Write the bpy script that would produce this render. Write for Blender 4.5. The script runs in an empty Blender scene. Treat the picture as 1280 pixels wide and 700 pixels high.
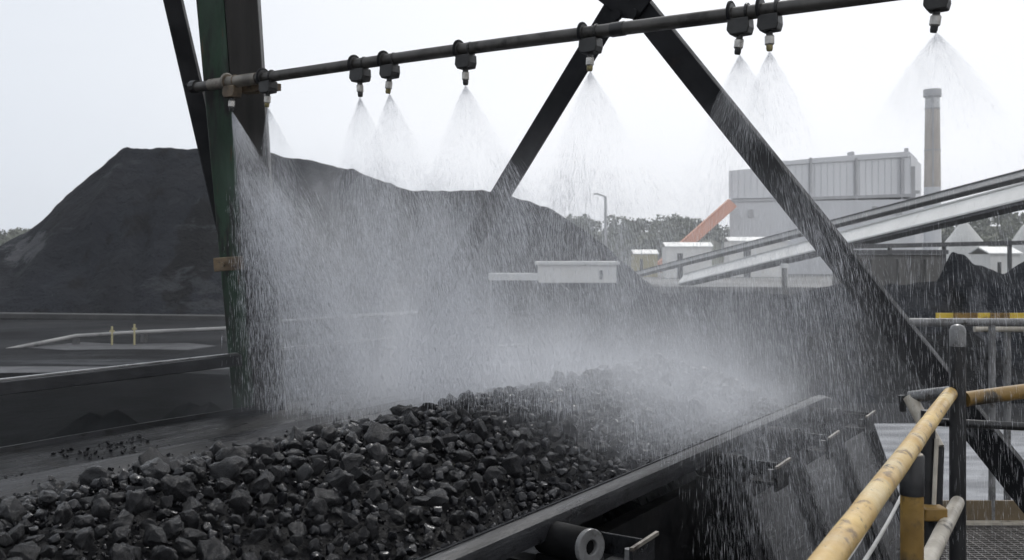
import bpy, bmesh, math, random
import numpy as np
from mathutils import Vector, Matrix, noise

R = math.radians
scene = bpy.context.scene
C = scene.collection
random.seed(7)
rng = np.random.default_rng(11)

# ------------------------------------------------------------------ camera
F = 1280 * 35.0 / 36.0          # focal length in pixels of the 1280 px wide photograph
HOR = 313.0                     # eye level
cam_d = bpy.data.cameras.new('camera')
cam_d.lens = 35.0
cam_d.sensor_width = 36.0
cam_d.shift_y = -(350.0 - HOR) / 1280.0
cam_d.clip_start = 0.05
cam_d.clip_end = 5000.0
cam_d.dof.use_dof = True
cam_d.dof.focus_distance = 3.1
cam_d.dof.aperture_fstop = 9.0
cam = bpy.data.objects.new('camera', cam_d)
cam.rotation_euler = (R(90), 0, 0)
C.objects.link(cam)
scene.camera = cam

# ------------------------------------------------------------------ world: overcast sky
world = bpy.data.worlds.new('World')
scene.world = world
world.use_nodes = True
wn, wl = world.node_tree.nodes, world.node_tree.links
wn.clear()
w_out = wn.new('ShaderNodeOutputWorld')
w_bg = wn.new('ShaderNodeBackground')
w_sky = wn.new('ShaderNodeTexSky')
w_sky.sky_type = 'NISHITA'
w_sky.sun_disc = False
w_sky.sun_elevation = R(50)
w_sky.sun_rotation = R(20)
w_sky.dust_density = 4.0
w_hs = wn.new('ShaderNodeHueSaturation')
w_hs.inputs['Saturation'].default_value = 0.12
w_tc = wn.new('ShaderNodeTexCoord')
w_map = wn.new('ShaderNodeMapping')
w_map.inputs['Scale'].default_value = (1.0, 1.0, 2.2)
w_map.inputs['Location'].default_value = (0.55, 0.2, 0.1)
w_no = wn.new('ShaderNodeTexNoise')
w_no.inputs['Scale'].default_value = 1.6
w_no.inputs['Detail'].default_value = 5.0
w_no.inputs['Roughness'].default_value = 0.45
w_cr = wn.new('ShaderNodeValToRGB')
w_cr.color_ramp.elements[0].position = 0.30
w_cr.color_ramp.elements[0].color = (7.5, 8.0, 8.75, 1)
w_cr.color_ramp.elements[1].position = 0.80
w_cr.color_ramp.elements[1].color = (9.9, 10.1, 10.55, 1)
w_mix = wn.new('ShaderNodeMix')
w_mix.data_type = 'RGBA'
w_mix.inputs[0].default_value = 0.90
w_bg.inputs['Strength'].default_value = 0.10
wl.new(w_sky.outputs[0], w_hs.inputs['Color'])
wl.new(w_tc.outputs['Generated'], w_map.inputs['Vector'])
wl.new(w_map.outputs[0], w_no.inputs['Vector'])
w_sep = wn.new('ShaderNodeSeparateXYZ')
w_gx = wn.new('ShaderNodeMapRange'); w_gx.interpolation_type = 'SMOOTHSTEP'
w_gx.inputs['From Min'].default_value = -0.75; w_gx.inputs['From Max'].default_value = 0.15
w_add = wn.new('ShaderNodeMix'); w_add.data_type = 'FLOAT'; w_add.inputs[0].default_value = 0.62
wl.new(w_tc.outputs['Generated'], w_sep.inputs[0]); wl.new(w_sep.outputs[0], w_gx.inputs['Value'])
wl.new(w_no.outputs['Fac'], w_add.inputs['A']); wl.new(w_gx.outputs['Result'], w_add.inputs['B'])
wl.new(w_add.outputs['Result'], w_cr.inputs[0])
wl.new(w_hs.outputs[0], w_mix.inputs['A'])
wl.new(w_cr.outputs[0], w_mix.inputs['B'])
wl.new(w_mix.outputs['Result'], w_bg.inputs['Color'])
wl.new(w_bg.outputs[0], w_out.inputs['Surface'])

# ------------------------------------------------------------------ sun behind the cloud
sun_d = bpy.data.lights.new('sun', 'SUN')
sun_d.energy = 1.4
sun_d.angle = R(13)
sun_d.color = (1.0, 0.98, 0.95)
sun = bpy.data.objects.new('sun', sun_d)
sun.rotation_euler = (R(40), 0, R(160))
sun.location = (0, 0, 60)
C.objects.link(sun)

# ------------------------------------------------------------------ exposure / render
scene.view_settings.view_transform = 'Standard'
scene.view_settings.look = 'None'
scene.view_settings.gamma = 1.0
scene.view_settings.exposure = 0.10
scene.view_settings.use_curve_mapping = False
cy = scene.cycles
cy.use_denoising = True
cy.max_bounces = 6
cy.diffuse_bounces = 3
cy.glossy_bounces = 3
cy.transmission_bounces = 3
cy.volume_bounces = 2
cy.transparent_max_bounces = 16
cy.volume_step_rate = 1.4
cy.volume_max_steps = 64
cy.use_adaptive_sampling = True
cy.adaptive_threshold = 0.03

# ------------------------------------------------------------------ frames of reference
def P(px, py, Y):
    """point seen at pixel (px, py) of the photograph, Y metres ahead"""
    return Vector(((px - 640) / F * Y, Y, (HOR - py) / F * Y))

BQ = Vector((0.837, -0.547, 0.0))    # across the conveyor, towards the walkway
BS = Vector((0.547, 0.837, 0.0))     # along the conveyor, away from the viewer
UP = Vector((0, 0, 1))

def B(q, s, z):
    return BQ * q + BS * s + UP * z

# ------------------------------------------------------------------ materials
class E:
    """tiny arithmetic on sockets"""
    def __init__(self, nt, v): self.nt, self.v = nt, v
    def _m(self, op, *a):
        n = self.nt.nodes.new('ShaderNodeMath'); n.operation = op
        for i, x in enumerate((self,) + a):
            x = x.v if isinstance(x, E) else x
            if isinstance(x, (int, float)): n.inputs[i].default_value = x
            else: self.nt.links.new(x, n.inputs[i])
        return E(self.nt, n.outputs[0])
    def __add__(s, o): return s._m('ADD', o)
    def __sub__(s, o): return s._m('SUBTRACT', o)
    def __mul__(s, o): return s._m('MULTIPLY', o)
    def __truediv__(s, o): return s._m('DIVIDE', o)
    def mx(s, o): return s._m('MAXIMUM', o)
    def mn(s, o): return s._m('MINIMUM', o)
    def exp(s): return E(s.nt, (s * 1.442695).pow2())
    def pow2(s):
        n = s.nt.nodes.new('ShaderNodeMath'); n.operation = 'POWER'
        n.inputs[0].default_value = 2.0; s.nt.links.new(s.v, n.inputs[1]); return n.outputs[0]
    def pw(s, o): return s._m('POWER', o)
    def step(s, a, b):
        n = s.nt.nodes.new('ShaderNodeMapRange'); n.interpolation_type = 'SMOOTHSTEP'
        n.inputs['From Min'].default_value = a; n.inputs['From Max'].default_value = b
        s.nt.links.new(s.v, n.inputs['Value']); return E(s.nt, n.outputs['Result'])
    def gauss(s, mid, sig):
        d = (s - mid) / sig
        return (d * d * -1.0).exp()

def new_mat(name):
    m = bpy.data.materials.new(name); m.use_nodes = True
    nt = m.node_tree; nt.nodes.clear()
    out = nt.nodes.new('ShaderNodeOutputMaterial')
    return m, nt, out

def tex_noise(nt, vec, scale, detail=5.0, rough=0.55, stretch=(1, 1, 1), rot=(0, 0, 0), dist=0.0):
    mp = nt.nodes.new('ShaderNodeMapping'); mp.vector_type = 'TEXTURE'
    mp.inputs['Scale'].default_value = [1.0 / k for k in stretch]
    mp.inputs['Rotation'].default_value = rot
    nt.links.new(vec, mp.inputs['Vector'])
    n = nt.nodes.new('ShaderNodeTexNoise')
    n.inputs['Scale'].default_value = scale; n.inputs['Detail'].default_value = detail
    n.inputs['Roughness'].default_value = rough; n.inputs['Distortion'].default_value = dist
    nt.links.new(mp.outputs[0], n.inputs['Vector'])
    return n.outputs['Fac']

def ramp(nt, fac, stops):
    r = nt.nodes.new('ShaderNodeValToRGB'); e = r.color_ramp.elements
    while len(e) < len(stops): e.new(0.5)
    for k, (p, c) in enumerate(stops):
        e[k].position = p
        e[k].color = (c, c, c, 1) if isinstance(c, (int, float)) else (*c, 1)
    nt.links.new(fac, r.inputs[0])
    return r.outputs[0]

def surf(name, c1, c2, scale=6, detail=6, stretch=(1, 1, 1), rot=(0, 0, 0), rough=(0.4, 0.7), rscale=9,
         bump=0.3, bscale=40, bdist=0.004, metal=0.0, spots=(), spec=0.5, per_object=False, lo=0.35, hi=0.65, wet=0.0):
    """weathered surface: two tones mottled by noise, spots = [(colour, scale, from, to, stretch)] laid over them"""
    m, nt, out = new_mat(name)
    b = nt.nodes.new('ShaderNodeBsdfPrincipled')
    nt.links.new(b.outputs[0], out.inputs['Surface'])
    tc = nt.nodes.new('ShaderNodeTexCoord')
    vec = tc.outputs['Object']
    if per_object:
        oi = nt.nodes.new('ShaderNodeObjectInfo')
        va = nt.nodes.new('ShaderNodeVectorMath'); va.operation = 'ADD'
        sc_ = nt.nodes.new('ShaderNodeMath'); sc_.operation = 'MULTIPLY'; sc_.inputs[1].default_value = 37.0
        nt.links.new(oi.outputs['Random'], sc_.inputs[0])
        nt.links.new(vec, va.inputs[0]); nt.links.new(sc_.outputs[0], va.inputs[1])
        vec = va.outputs[0]
    col = ramp(nt, tex_noise(nt, vec, scale, detail, stretch=stretch, rot=rot), [(lo, c1), (hi, c2)])
    for sp in spots:
        c, s_, a, z = sp[:4]; st = sp[4] if len(sp) > 4 else (1, 1, 1)
        mask = ramp(nt, tex_noise(nt, vec, s_, 8, 0.65, stretch=st, rot=rot), [(a, 0.0), (z, 1.0)])
        mx = nt.nodes.new('ShaderNodeMix'); mx.data_type = 'RGBA'
        nt.links.new(mask, mx.inputs[0]); nt.links.new(col, mx.inputs['A'])
        mx.inputs['B'].default_value = (*c, 1); col = mx.outputs['Result']
    nt.links.new(col, b.inputs['Base Color'])
    rr = ramp(nt, tex_noise(nt, vec, rscale, 5, stretch=stretch, rot=rot), [(0.35, rough[0]), (0.65, rough[1])])
    nt.links.new(rr, b.inputs['Roughness'])
    b.inputs['Metallic'].default_value = metal
    b.inputs['Specular IOR Level'].default_value = spec
    if wet:                                   # film of water over the surface
        b.inputs['Coat Weight'].default_value = wet; b.inputs['Coat Roughness'].default_value = 0.07; b.inputs['Coat IOR'].default_value = 1.33
        cb_ = nt.nodes.new('ShaderNodeBump'); cb_.inputs['Strength'].default_value = 0.35; cb_.inputs['Distance'].default_value = bdist
        nt.links.new(tex_noise(nt, vec, bscale * 0.5, 4, 0.5), cb_.inputs['Height']); nt.links.new(cb_.outputs[0], b.inputs['Coat Normal'])
    if bump:
        bp = nt.nodes.new('ShaderNodeBump'); bp.inputs['Strength'].default_value = bump; bp.inputs['Distance'].default_value = bdist
        nt.links.new(tex_noise(nt, vec, bscale, 8, 0.6, stretch=stretch, rot=rot), bp.inputs['Height'])
        nt.links.new(bp.outputs[0], b.inputs['Normal'])
    return m

BELT_ROT = (0, 0, R(-33.17))
M = {}
M['coal'] = surf('wet_coal', (0.0035, 0.0035, 0.0043), (0.019, 0.0193, 0.0225), 16, rough=(0.14, 0.45), rscale=34, bump=0.8, bscale=55, bdist=0.009, spec=0.24, per_object=True, wet=0.5)
M['coal_small'] = surf('wet_coal_pebbles', (0.004, 0.004, 0.005), (0.014, 0.014, 0.0165), 22, rough=(0.14, 0.45), rscale=40, bump=0.6, bscale=120, bdist=0.004, spec=0.16, wet=0.3)
M['coal_fines'] = surf('wet_coal_fines', (0.003, 0.003, 0.0038), (0.009, 0.009, 0.0105), 14, rough=(0.3, 0.65), rscale=30, bump=0.9, bscale=90, bdist=0.012, spec=0.2)
M['rubber'] = surf('wet_belt_rubber', (0.007, 0.0074, 0.0085), (0.021, 0.022, 0.025), 7, stretch=(3.2, 0.35, 1), rot=BELT_ROT, rough=(0.14, 0.45), rscale=6, bump=0.4, bscale=34, bdist=0.005, spec=0.24,
                   spots=[((0.005, 0.005, 0.006), 18, 0.56, 0.64)])
M['lip'] = surf('wet_grey_belt_lip', (0.010, 0.0105, 0.012), (0.026, 0.027, 0.030), 7, stretch=(3.2, 0.5, 2), rot=BELT_ROT, rough=(0.25, 0.5), rscale=9, bump=0.6, bscale=30, bdist=0.006, spec=0.3,
                spots=[((0.006, 0.006, 0.007), 16, 0.54, 0.62)])
M['deck'] = surf('wet_sooty_deck_plate', (0.006, 0.0065, 0.0072), (0.017, 0.0178, 0.020), 6, stretch=(2.6, 0.4, 1), rot=BELT_ROT, rough=(0.2, 0.55), rscale=8, bump=0.6, bscale=26, bdist=0.010, spec=0.16,
                 spots=[((0.004, 0.004, 0.0045), 14, 0.52, 0.60), ((0.022, 0.019, 0.016), 7, 0.62, 0.75)])
M['black_steel'] = surf('shade_blackened_steel', (0.003, 0.003, 0.0035), (0.009, 0.009, 0.0095), 8, rough=(0.5, 0.8), bump=0.3, bscale=40, spec=0.10, spots=[((0.014, 0.011, 0.009), 10, 0.60, 0.72)])  # near-black base carries the shadow under the belt; brown spots are rust
M['frame_steel'] = surf('dark_frame_steel', (0.005, 0.0053, 0.0065), (0.012, 0.012, 0.0135), 7, rough=(0.4, 0.7), bump=0.25, bscale=50, spec=0.14, spots=[((0.018, 0.014, 0.012), 9, 0.62, 0.74)])
M['green_paint'] = surf('sooty_green_paint', (0.013, 0.022, 0.015), (0.027, 0.055, 0.034), 5, stretch=(1.5, 1.5, 0.5), rough=(0.45, 0.75), bump=0.35, bscale=30, spec=0.2,
                        spots=[((0.013, 0.012, 0.011), 8, 0.50, 0.62, (1.6, 1.6, 0.4)), ((0.06, 0.036, 0.02), 14, 0.60, 0.68, (1.8, 1.8, 0.35))])
M['column_dark'] = surf('dark_column_flange', (0.009, 0.0088, 0.0085), (0.022, 0.0205, 0.019), 5, stretch=(2.4, 2.4, 0.3), rough=(0.4, 0.65), bump=0.3, bscale=30, spec=0.2,
                        spots=[((0.032, 0.025, 0.019), 7, 0.62, 0.72, (2, 2, 0.35))])
M['rust'] = surf('rusty_steel', (0.06, 0.042, 0.026), (0.16, 0.115, 0.066), 16, rough=(0.5, 0.8), bump=0.5, bscale=50, spots=[((0.03, 0.022, 0.018), 12, 0.52, 0.62)])
M['pipe'] = surf('grimy_galvanised_pipe', (0.035, 0.032, 0.029), (0.075, 0.07, 0.064), 12, rough=(0.3, 0.55), bump=0.3, bscale=60, metal=0.2,
                 spots=[((0.02, 0.018, 0.016), 9, 0.55, 0.64), ((0.17, 0.16, 0.145), 5, 0.66, 0.72)])
M['pipe_pale'] = surf('bare_galvanised_sleeve', (0.11, 0.10, 0.085), (0.22, 0.20, 0.17), 14, rough=(0.35, 0.55), bump=0.3, bscale=60, metal=0.3, spots=[((0.04, 0.03, 0.025), 9, 0.58, 0.68)])
M['black_plastic'] = surf('black_nozzle_body', (0.008, 0.008, 0.008), (0.02, 0.019, 0.018), 20, rough=(0.35, 0.55), bump=0.3, bscale=70)
M['nickel'] = surf('nickel_fitting', (0.30, 0.29, 0.27), (0.48, 0.46, 0.43), 60, rough=(0.25, 0.4), metal=0.75, bump=0.1)
M['brass'] = surf('brass_tip', (0.13, 0.11, 0.05), (0.28, 0.24, 0.12), 60, rough=(0.3, 0.45), metal=0.7, bump=0.1)
M['yellow'] = surf('worn_yellow_paint', (0.40, 0.25, 0.08), (0.60, 0.43, 0.17), 7, rough=(0.3, 0.6), bump=0.5, bscale=45, bdist=0.004,
                   spots=[((0.58, 0.48, 0.28), 6, 0.52, 0.68), ((0.20, 0.13, 0.06), 30, 0.56, 0.63), ((0.05, 0.042, 0.036), 24, 0.625, 0.655, (1.5, 0.45, 1.5)), ((0.16, 0.12, 0.08), 5, 0.62, 0.74)])
M['bright_yellow'] = surf('yellow_bar_paint', (0.55, 0.38, 0.03), (0.70, 0.50, 0.06), 6, rough=(0.35, 0.6), bump=0.2, spots=[((0.25, 0.16, 0.05), 9, 0.58, 0.66)])
M['ochre'] = surf('dirty_ochre_paint', (0.15, 0.085, 0.016), (0.27, 0.165, 0.04), 8, rough=(0.35, 0.6), bump=0.4, bscale=40, spots=[((0.035, 0.027, 0.017), 11, 0.53, 0.63), ((0.02, 0.018, 0.016), 5, 0.56, 0.68)])
M['pale_tube'] = surf('bare_pale_tube', (0.30, 0.27, 0.22), (0.52, 0.48, 0.41), 10, rough=(0.3, 0.5), bump=0.35, bscale=45, spots=[((0.07, 0.06, 0.05), 14, 0.56, 0.64)])
M['grey_tube'] = surf('wet_grey_tube', (0.10, 0.10, 0.10), (0.22, 0.22, 0.22), 10, rough=(0.22, 0.4), bump=0.3, bscale=45, spots=[((0.04, 0.035, 0.03), 12, 0.54, 0.64)])
M['black_tube'] = surf('black_painted_tube', (0.008, 0.008, 0.009), (0.018, 0.018, 0.019), 9, rough=(0.3, 0.5), bump=0.3, bscale=60, spots=[((0.07, 0.065, 0.06), 20, 0.66, 0.71)])
M['toe'] = surf('brown_toe_board', (0.085, 0.062, 0.035), (0.16, 0.12, 0.07), 4, rough=(0.4, 0.6), bump=0.2, bscale=40, spots=[((0.05, 0.045, 0.035), 5, 0.55, 0.68)])
M['grating'] = surf('steel_grating', (0.09, 0.085, 0.08), (0.19, 0.18, 0.17), 12, rough=(0.3, 0.5), bump=0.2, metal=0.3)
M['cable'] = surf('pale_cable_sheath', (0.30, 0.30, 0.29), (0.42, 0.42, 0.41), 20, rough=(0.4, 0.6), bump=0.0)
# far things
M['pile'] = surf('stockpiled_coal', (0.0045, 0.0057, 0.0085), (0.0165, 0.0195, 0.026), 0.06, 10, rough=(0.8, 0.98), rscale=0.3, bump=1.0, bscale=0.55, bdist=1.3, spec=0.08, stretch=(1, 1, 0.6),
                 spots=[((0.055, 0.057, 0.063), 0.075, 0.575, 0.60, (1.7, 1.0, 0.5)), ((0.0028, 0.0034, 0.0045), 0.06, 0.52, 0.56, (1.3, 1, 0.6)), ((0.030, 0.032, 0.036), 0.22, 0.61, 0.65, (0.4, 1, 0.9)), ((0.003, 0.0035, 0.0045), 0.30, 0.60, 0.66, (1.0, 1, 0.25))])
M['rail_grey'] = surf('wet_grey_rail', (0.024, 0.025, 0.027), (0.040, 0.041, 0.044), 8, rough=(0.3, 0.5), bump=0.3, bscale=40, spec=0.3)
M['flap'] = surf('black_rubber_flap', (0.010, 0.0112, 0.0125), (0.018, 0.0195, 0.021), 4, rough=(0.5, 0.7), bump=0.4, bscale=14, spec=0.15)
M['ground'] = surf('coal_yard_ground', (0.0035, 0.004, 0.005), (0.012, 0.013, 0.0155), 0.16, 9, rough=(0.7, 0.98), rscale=0.12, bump=0.7, bscale=1.2, bdist=0.15, spec=0.08,
                   spots=[((0.05, 0.053, 0.058), 0.07, 0.60, 0.66, (0.35, 1.8, 1)), ((0.025, 0.026, 0.028), 0.3, 0.62, 0.68, (0.3, 2.0, 1))])
M['yard'] = surf('pale_works_yard', (0.06, 0.06, 0.06), (0.13, 0.128, 0.122), 0.05, 8, rough=(0.5, 0.9), rscale=0.1, bump=0.2, bscale=1.0, spots=[((0.05, 0.05, 0.05), 0.09, 0.54, 0.62)])
M['wet_concrete'] = surf('wet_pale_concrete', (0.08, 0.086, 0.097), (0.25, 0.258, 0.275), 0.7, 9, lo=0.40, hi=0.60, stretch=(0.45, 1.6, 1), rough=(0.3, 0.6), rscale=0.6, bump=0.15, bscale=2, bdist=0.03, spec=0.25, spots=[((0.09, 0.095, 0.105), 0.45, 0.54, 0.64, (0.5, 1.8, 1))])
M['coal_floor'] = surf('black_coal_floor', (0.0022, 0.0026, 0.003), (0.006, 0.0066, 0.0075), 0.4, 8, rough=(0.9, 1.0), bump=0.5, bscale=2, bdist=0.1, spec=0.02)
M['puddle'] = surf('grey_slurry_puddle', (0.022, 0.023, 0.026), (0.045, 0.046, 0.05), 0.3, 6, rough=(0.4, 0.6), rscale=0.5, bump=0.05, bscale=2, spec=0.2)
M['concrete_wall'] = surf('stained_concrete_wall', (0.10, 0.096, 0.09), (0.19, 0.185, 0.175), 0.5, 8, stretch=(1.5, 1.5, 0.35), rough=(0.7, 0.95), bump=0.3, bscale=3, bdist=0.05, spots=[((0.04, 0.04, 0.042), 0.7, 0.52, 0.66, (1.6, 1.6, 0.3))])
M['bund'] = surf('grey_bund', (0.028, 0.028, 0.029), (0.05, 0.05, 0.05), 0.6, 8, rough=(0.7, 0.9), bump=0.4, bscale=3, bdist=0.08)
M['pale_metal'] = surf('pale_sheet_metal', (0.72, 0.71, 0.68), (0.82, 0.81, 0.78), 0.4, 7, stretch=(1, 1, 0.4), rough=(0.4, 0.6), bump=0.1, bscale=4, spots=[((0.50, 0.46, 0.41), 0.8, 0.62, 0.75, (2, 2, 0.3))])
M['pale_roof'] = surf('white_roof_sheet', (0.66, 0.66, 0.64), (0.78, 0.78, 0.76), 0.5, 6, rough=(0.4, 0.6), bump=0.1, bscale=4)
M['plant_grey'] = surf('grey_cladding', (0.58, 0.585, 0.60), (0.66, 0.665, 0.68), 0.10, 6, stretch=(1, 1, 0.3), rough=(0.5, 0.7), bump=0.05, bscale=2)
M['plant_light'] = surf('light_grey_cladding', (0.66, 0.665, 0.68), (0.74, 0.745, 0.755), 0.10, 6, stretch=(1, 1, 0.3), rough=(0.5, 0.7), bump=0.05, bscale=2)
M['plant_dark'] = surf('dark_grey_trim', (0.36, 0.36, 0.37), (0.44, 0.44, 0.45), 0.2, 6, rough=(0.5, 0.7), bump=0.05, bscale=2)
M['chimney'] = surf('weathered_chimney', (0.42, 0.385, 0.35), (0.52, 0.48, 0.44), 0.25, 7, stretch=(1, 1, 0.5), rough=(0.6, 0.85), bump=0.1, bscale=2, spots=[((0.5, 0.33, 0.27), 0.3, 0.66, 0.74)])
M['chimney_pale'] = surf('chimney_pale_band', (0.52, 0.52, 0.52), (0.62, 0.62, 0.62), 0.3, 6, rough=(0.6, 0.8), bump=0.1, bscale=2)
M['orange'] = surf('orange_gallery_paint', (0.50, 0.22, 0.14), (0.60, 0.29, 0.19), 0.2, 6, rough=(0.5, 0.7), bump=0.05, bscale=2)
M['gallery_dark'] = surf('dark_gallery_steel', (0.06, 0.06, 0.062), (0.11, 0.11, 0.112), 0.6, 6, rough=(0.5, 0.7), bump=0.1, bscale=3)
M['gallery_grey'] = surf('grey_gallery_sheet', (0.15, 0.15, 0.152), (0.22, 0.22, 0.222), 0.5, 6, rough=(0.5, 0.7), bump=0.1, bscale=3)
M['gallery_pale'] = surf('dirty_pale_pipe', (0.17, 0.17, 0.17), (0.36, 0.355, 0.345), 0.25, 7, rough=(0.4, 0.7), bump=0.1, bscale=3, spots=[((0.06, 0.06, 0.06), 0.35, 0.55, 0.66)])
M['window'] = surf('dark_doorway', (0.03, 0.03, 0.03), (0.05, 0.05, 0.05), 1, rough=(0.2, 0.3), bump=0)
M['mound'] = surf('pale_mineral_mound', (0.45, 0.45, 0.44), (0.60, 0.60, 0.58), 0.2, 7, rough=(0.8, 0.95), bump=0.4, bscale=1.5, bdist=0.2)
M['foliage'] = surf('far_foliage', (0.05, 0.06, 0.038), (0.11, 0.12, 0.075), 0.08, 6, rough=(0.6, 0.8), bump=0.0, spots=[((0.12, 0.115, 0.08), 0.05, 0.58, 0.70)])
M['hill'] = surf('hill_ground', (0.05, 0.055, 0.03), (0.08, 0.085, 0.05), 0.02, 6, rough=(0.8, 0.9), bump=0.0)
M['marker_yellow'] = surf('yellow_marker_paint', (0.36, 0.32, 0.17), (0.46, 0.41, 0.24), 3, rough=(0.5, 0.7), bump=0)

def water_mat():
    m, nt, out = new_mat('spray_water')
    d = nt.nodes.new('ShaderNodeBsdfDiffuse'); d.inputs['Color'].default_value = (0.94, 0.955, 0.99, 1)
    t = nt.nodes.new('ShaderNodeBsdfTranslucent'); t.inputs['Color'].default_value = (0.94, 0.955, 0.99, 1)
    g = nt.nodes.new('ShaderNodeBsdfGlossy'); g.inputs['Roughness'].default_value = 0.2
    m1 = nt.nodes.new('ShaderNodeMixShader'); m1.inputs[0].default_value = 0.5
    m2 = nt.nodes.new('ShaderNodeMixShader'); m2.inputs[0].default_value = 0.16
    nt.links.new(d.outputs[0], m1.inputs[1]); nt.links.new(t.outputs[0], m1.inputs[2])
    nt.links.new(m1.outputs[0], m2.inputs[1]); nt.links.new(g.outputs[0], m2.inputs[2])
    nt.links.new(m2.outputs[0], out.inputs['Surface'])
    return m
M['water'] = water_mat()

# ------------------------------------------------------------------ mesh helpers
class MB:
    def __init__(self): self.v, self.f = [], []
    def add(self, vs, fs):
        o = len(self.v); self.v += [Vector(x) for x in vs]; self.f += [tuple(i + o for i in f) for f in fs]; return self
    def box(self, c, size, ax=None):
        ax = ax or (Vector((1, 0, 0)), Vector((0, 1, 0)), UP)
        c = Vector(c); h = [s / 2 for s in size]; vs = []
        for sx in (-1, 1):
            for sy in (-1, 1):
                for sz in (-1, 1):
                    vs.append(c + ax[0] * (sx * h[0]) + ax[1] * (sy * h[1]) + ax[2] * (sz * h[2]))
        return self.add(vs, [(0, 1, 3, 2), (4, 6, 7, 5), (0, 4, 5, 1), (2, 3, 7, 6), (0, 2, 6, 4), (1, 5, 7, 3)])
    def beam(self, a, b, w, h, side=None):
        """box from a to b, w wide along side, h deep"""
        a, b = Vector(a), Vector(b); d = (b - a).normalized()
        side = (side - d * side.dot(d)).normalized() if side is not None else d.cross(UP).normalized()
        n = side.cross(d).normalized()
        return self.box((a + b) / 2, ((b - a).length, w, h), (d, side, n))
    def tube(self, pts, r, n=14, cap=True):
        pts = [Vector(p) for p in pts]; rs = r if isinstance(r, (list, tuple)) else [r] * len(pts)
        o = len(self.v); side = None
        for i, p in enumerate(pts):
            d = (pts[min(i + 1, len(pts) - 1)] - pts[max(i - 1, 0)]).normalized()
            if side is None: side = d.cross(UP if abs(d.z) < 0.9 else Vector((1, 0, 0))).normalized()
            side = (side - d * side.dot(d)).normalized(); up = side.cross(d)
            for k in range(n):
                a = 2 * math.pi * k / n
                self.v.append(p + (side * math.cos(a) + up * math.sin(a)) * rs[i])
        for i in range(len(pts) - 1):
            for k in range(n):
                self.f.append((o + i * n + k, o + i * n + (k + 1) % n, o + (i + 1) * n + (k + 1) % n, o + (i + 1) * n + k))
        if cap:
            self.f.append(tuple(o + k for k in reversed(range(n))))
            e = o + (len(pts) - 1) * n
            self.f.append(tuple(e + k for k in range(n)))
        return self
    def prism(self, poly, d):
        """polygon (list of points) pushed along vector d"""
        n = len(poly); vs = [Vector(p) for p in poly] + [Vector(p) + d for p in poly]
        return self.add(vs, [tuple(reversed(range(n))), tuple(range(n, 2 * n))] + [(i, (i + 1) % n, n + (i + 1) % n, n + i) for i in range(n)])
    def ring(self, c, ax, r0, r1, t, n=28):
        """flat ring (washer) of thickness t"""
        c = Vector(c); ax = ax.normalized(); s = ax.cross(UP).normalized(); u = s.cross(ax); o = len(self.v)
        for k in range(n):
            a = 2 * math.pi * k / n; e = s * math.cos(a) + u * math.sin(a)
            for rr, tt in ((r0, 0), (r1, 0), (r1, t), (r0, t)): self.v.append(c + e * rr + ax * tt)
        for k in range(n):
            j = (k + 1) % n
            for m_ in range(4):
                self.f.append((o + 4 * k + m_, o + 4 * k + (m_ + 1) % 4, o + 4 * j + (m_ + 1) % 4, o + 4 * j + m_))
        return self
    def build(self, name, m, parent=None, origin=None, bevel=0.0, smooth=False, seg=2):
        if parent is not None: org = world_loc(parent)
        elif origin is not None: org = Vector(origin)
        else:
            xs = [v.x for v in self.v]; ys = [v.y for v in self.v]; zs = [v.z for v in self.v]
            org = Vector(((min(xs) + max(xs)) / 2, (min(ys) + max(ys)) / 2, min(zs)))
        me = bpy.data.meshes.new(name)
        me.from_pydata([tuple(v - org) for v in self.v], [], self.f); me.update()
        bm = bmesh.new(); bm.from_mesh(me); bmesh.ops.recalc_face_normals(bm, faces=bm.faces[:]); bm.to_mesh(me); bm.free()
        if smooth:
            me.shade_smooth(); me.set_sharp_from_angle(angle=R(40))
        me.materials.append(m)
        o = bpy.data.objects.new(name, me); C.objects.link(o)
        if parent is not None: o.parent = parent
        else: o.location = org
        if bevel:
            md = o.modifiers.new('bevel', 'BEVEL'); md.width = bevel; md.segments = seg; md.limit_method = 'ANGLE'; md.angle_limit = R(40)
        return o

def world_loc(o):
    p = Vector(o.location)
    while o.parent is not None:
        o = o.parent; p = p + Vector(o.location)
    return p

def tag(o, label=None, cat=None, group=None, kind=None):
    if label: o['label'] = label
    if cat: o['category'] = cat
    if group: o['group'] = group
    if kind: o['kind'] = kind
    return o

def thing(name, loc, label, cat, group=None):
    o = bpy.data.objects.new(name, None); o.empty_display_size = 0.2; o.location = loc; C.objects.link(o)
    return tag(o, label, cat, group)

def np_mesh(name, V, Fc, m, smooth=False):
    """triangle mesh straight from arrays"""
    me = bpy.data.meshes.new(name)
    me.vertices.add(len(V)); me.vertices.foreach_set('co', np.ascontiguousarray(V, np.float32).ravel())
    n = len(Fc); me.loops.add(3 * n); me.loops.foreach_set('vertex_index', np.ascontiguousarray(Fc, np.int32).ravel())
    me.polygons.add(n); me.polygons.foreach_set('loop_start', np.arange(0, 3 * n, 3, dtype=np.int32))
    if smooth: me.polygons.foreach_set('use_smooth', np.ones(n, bool))
    me.update(calc_edges=True); me.validate()
    me.materials.append(m)
    return me

# ================================================================== GROUND, YARD, HILLS
GZ = -6.0
g = MB()
g.add([(-900, -60, GZ), (900, -60, GZ), (900, 900, GZ), (-900, 900, GZ)], [(0, 1, 2, 3)])
tag(g.build('ground', M['ground'], origin=(0, 0, GZ)), kind='structure')

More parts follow.
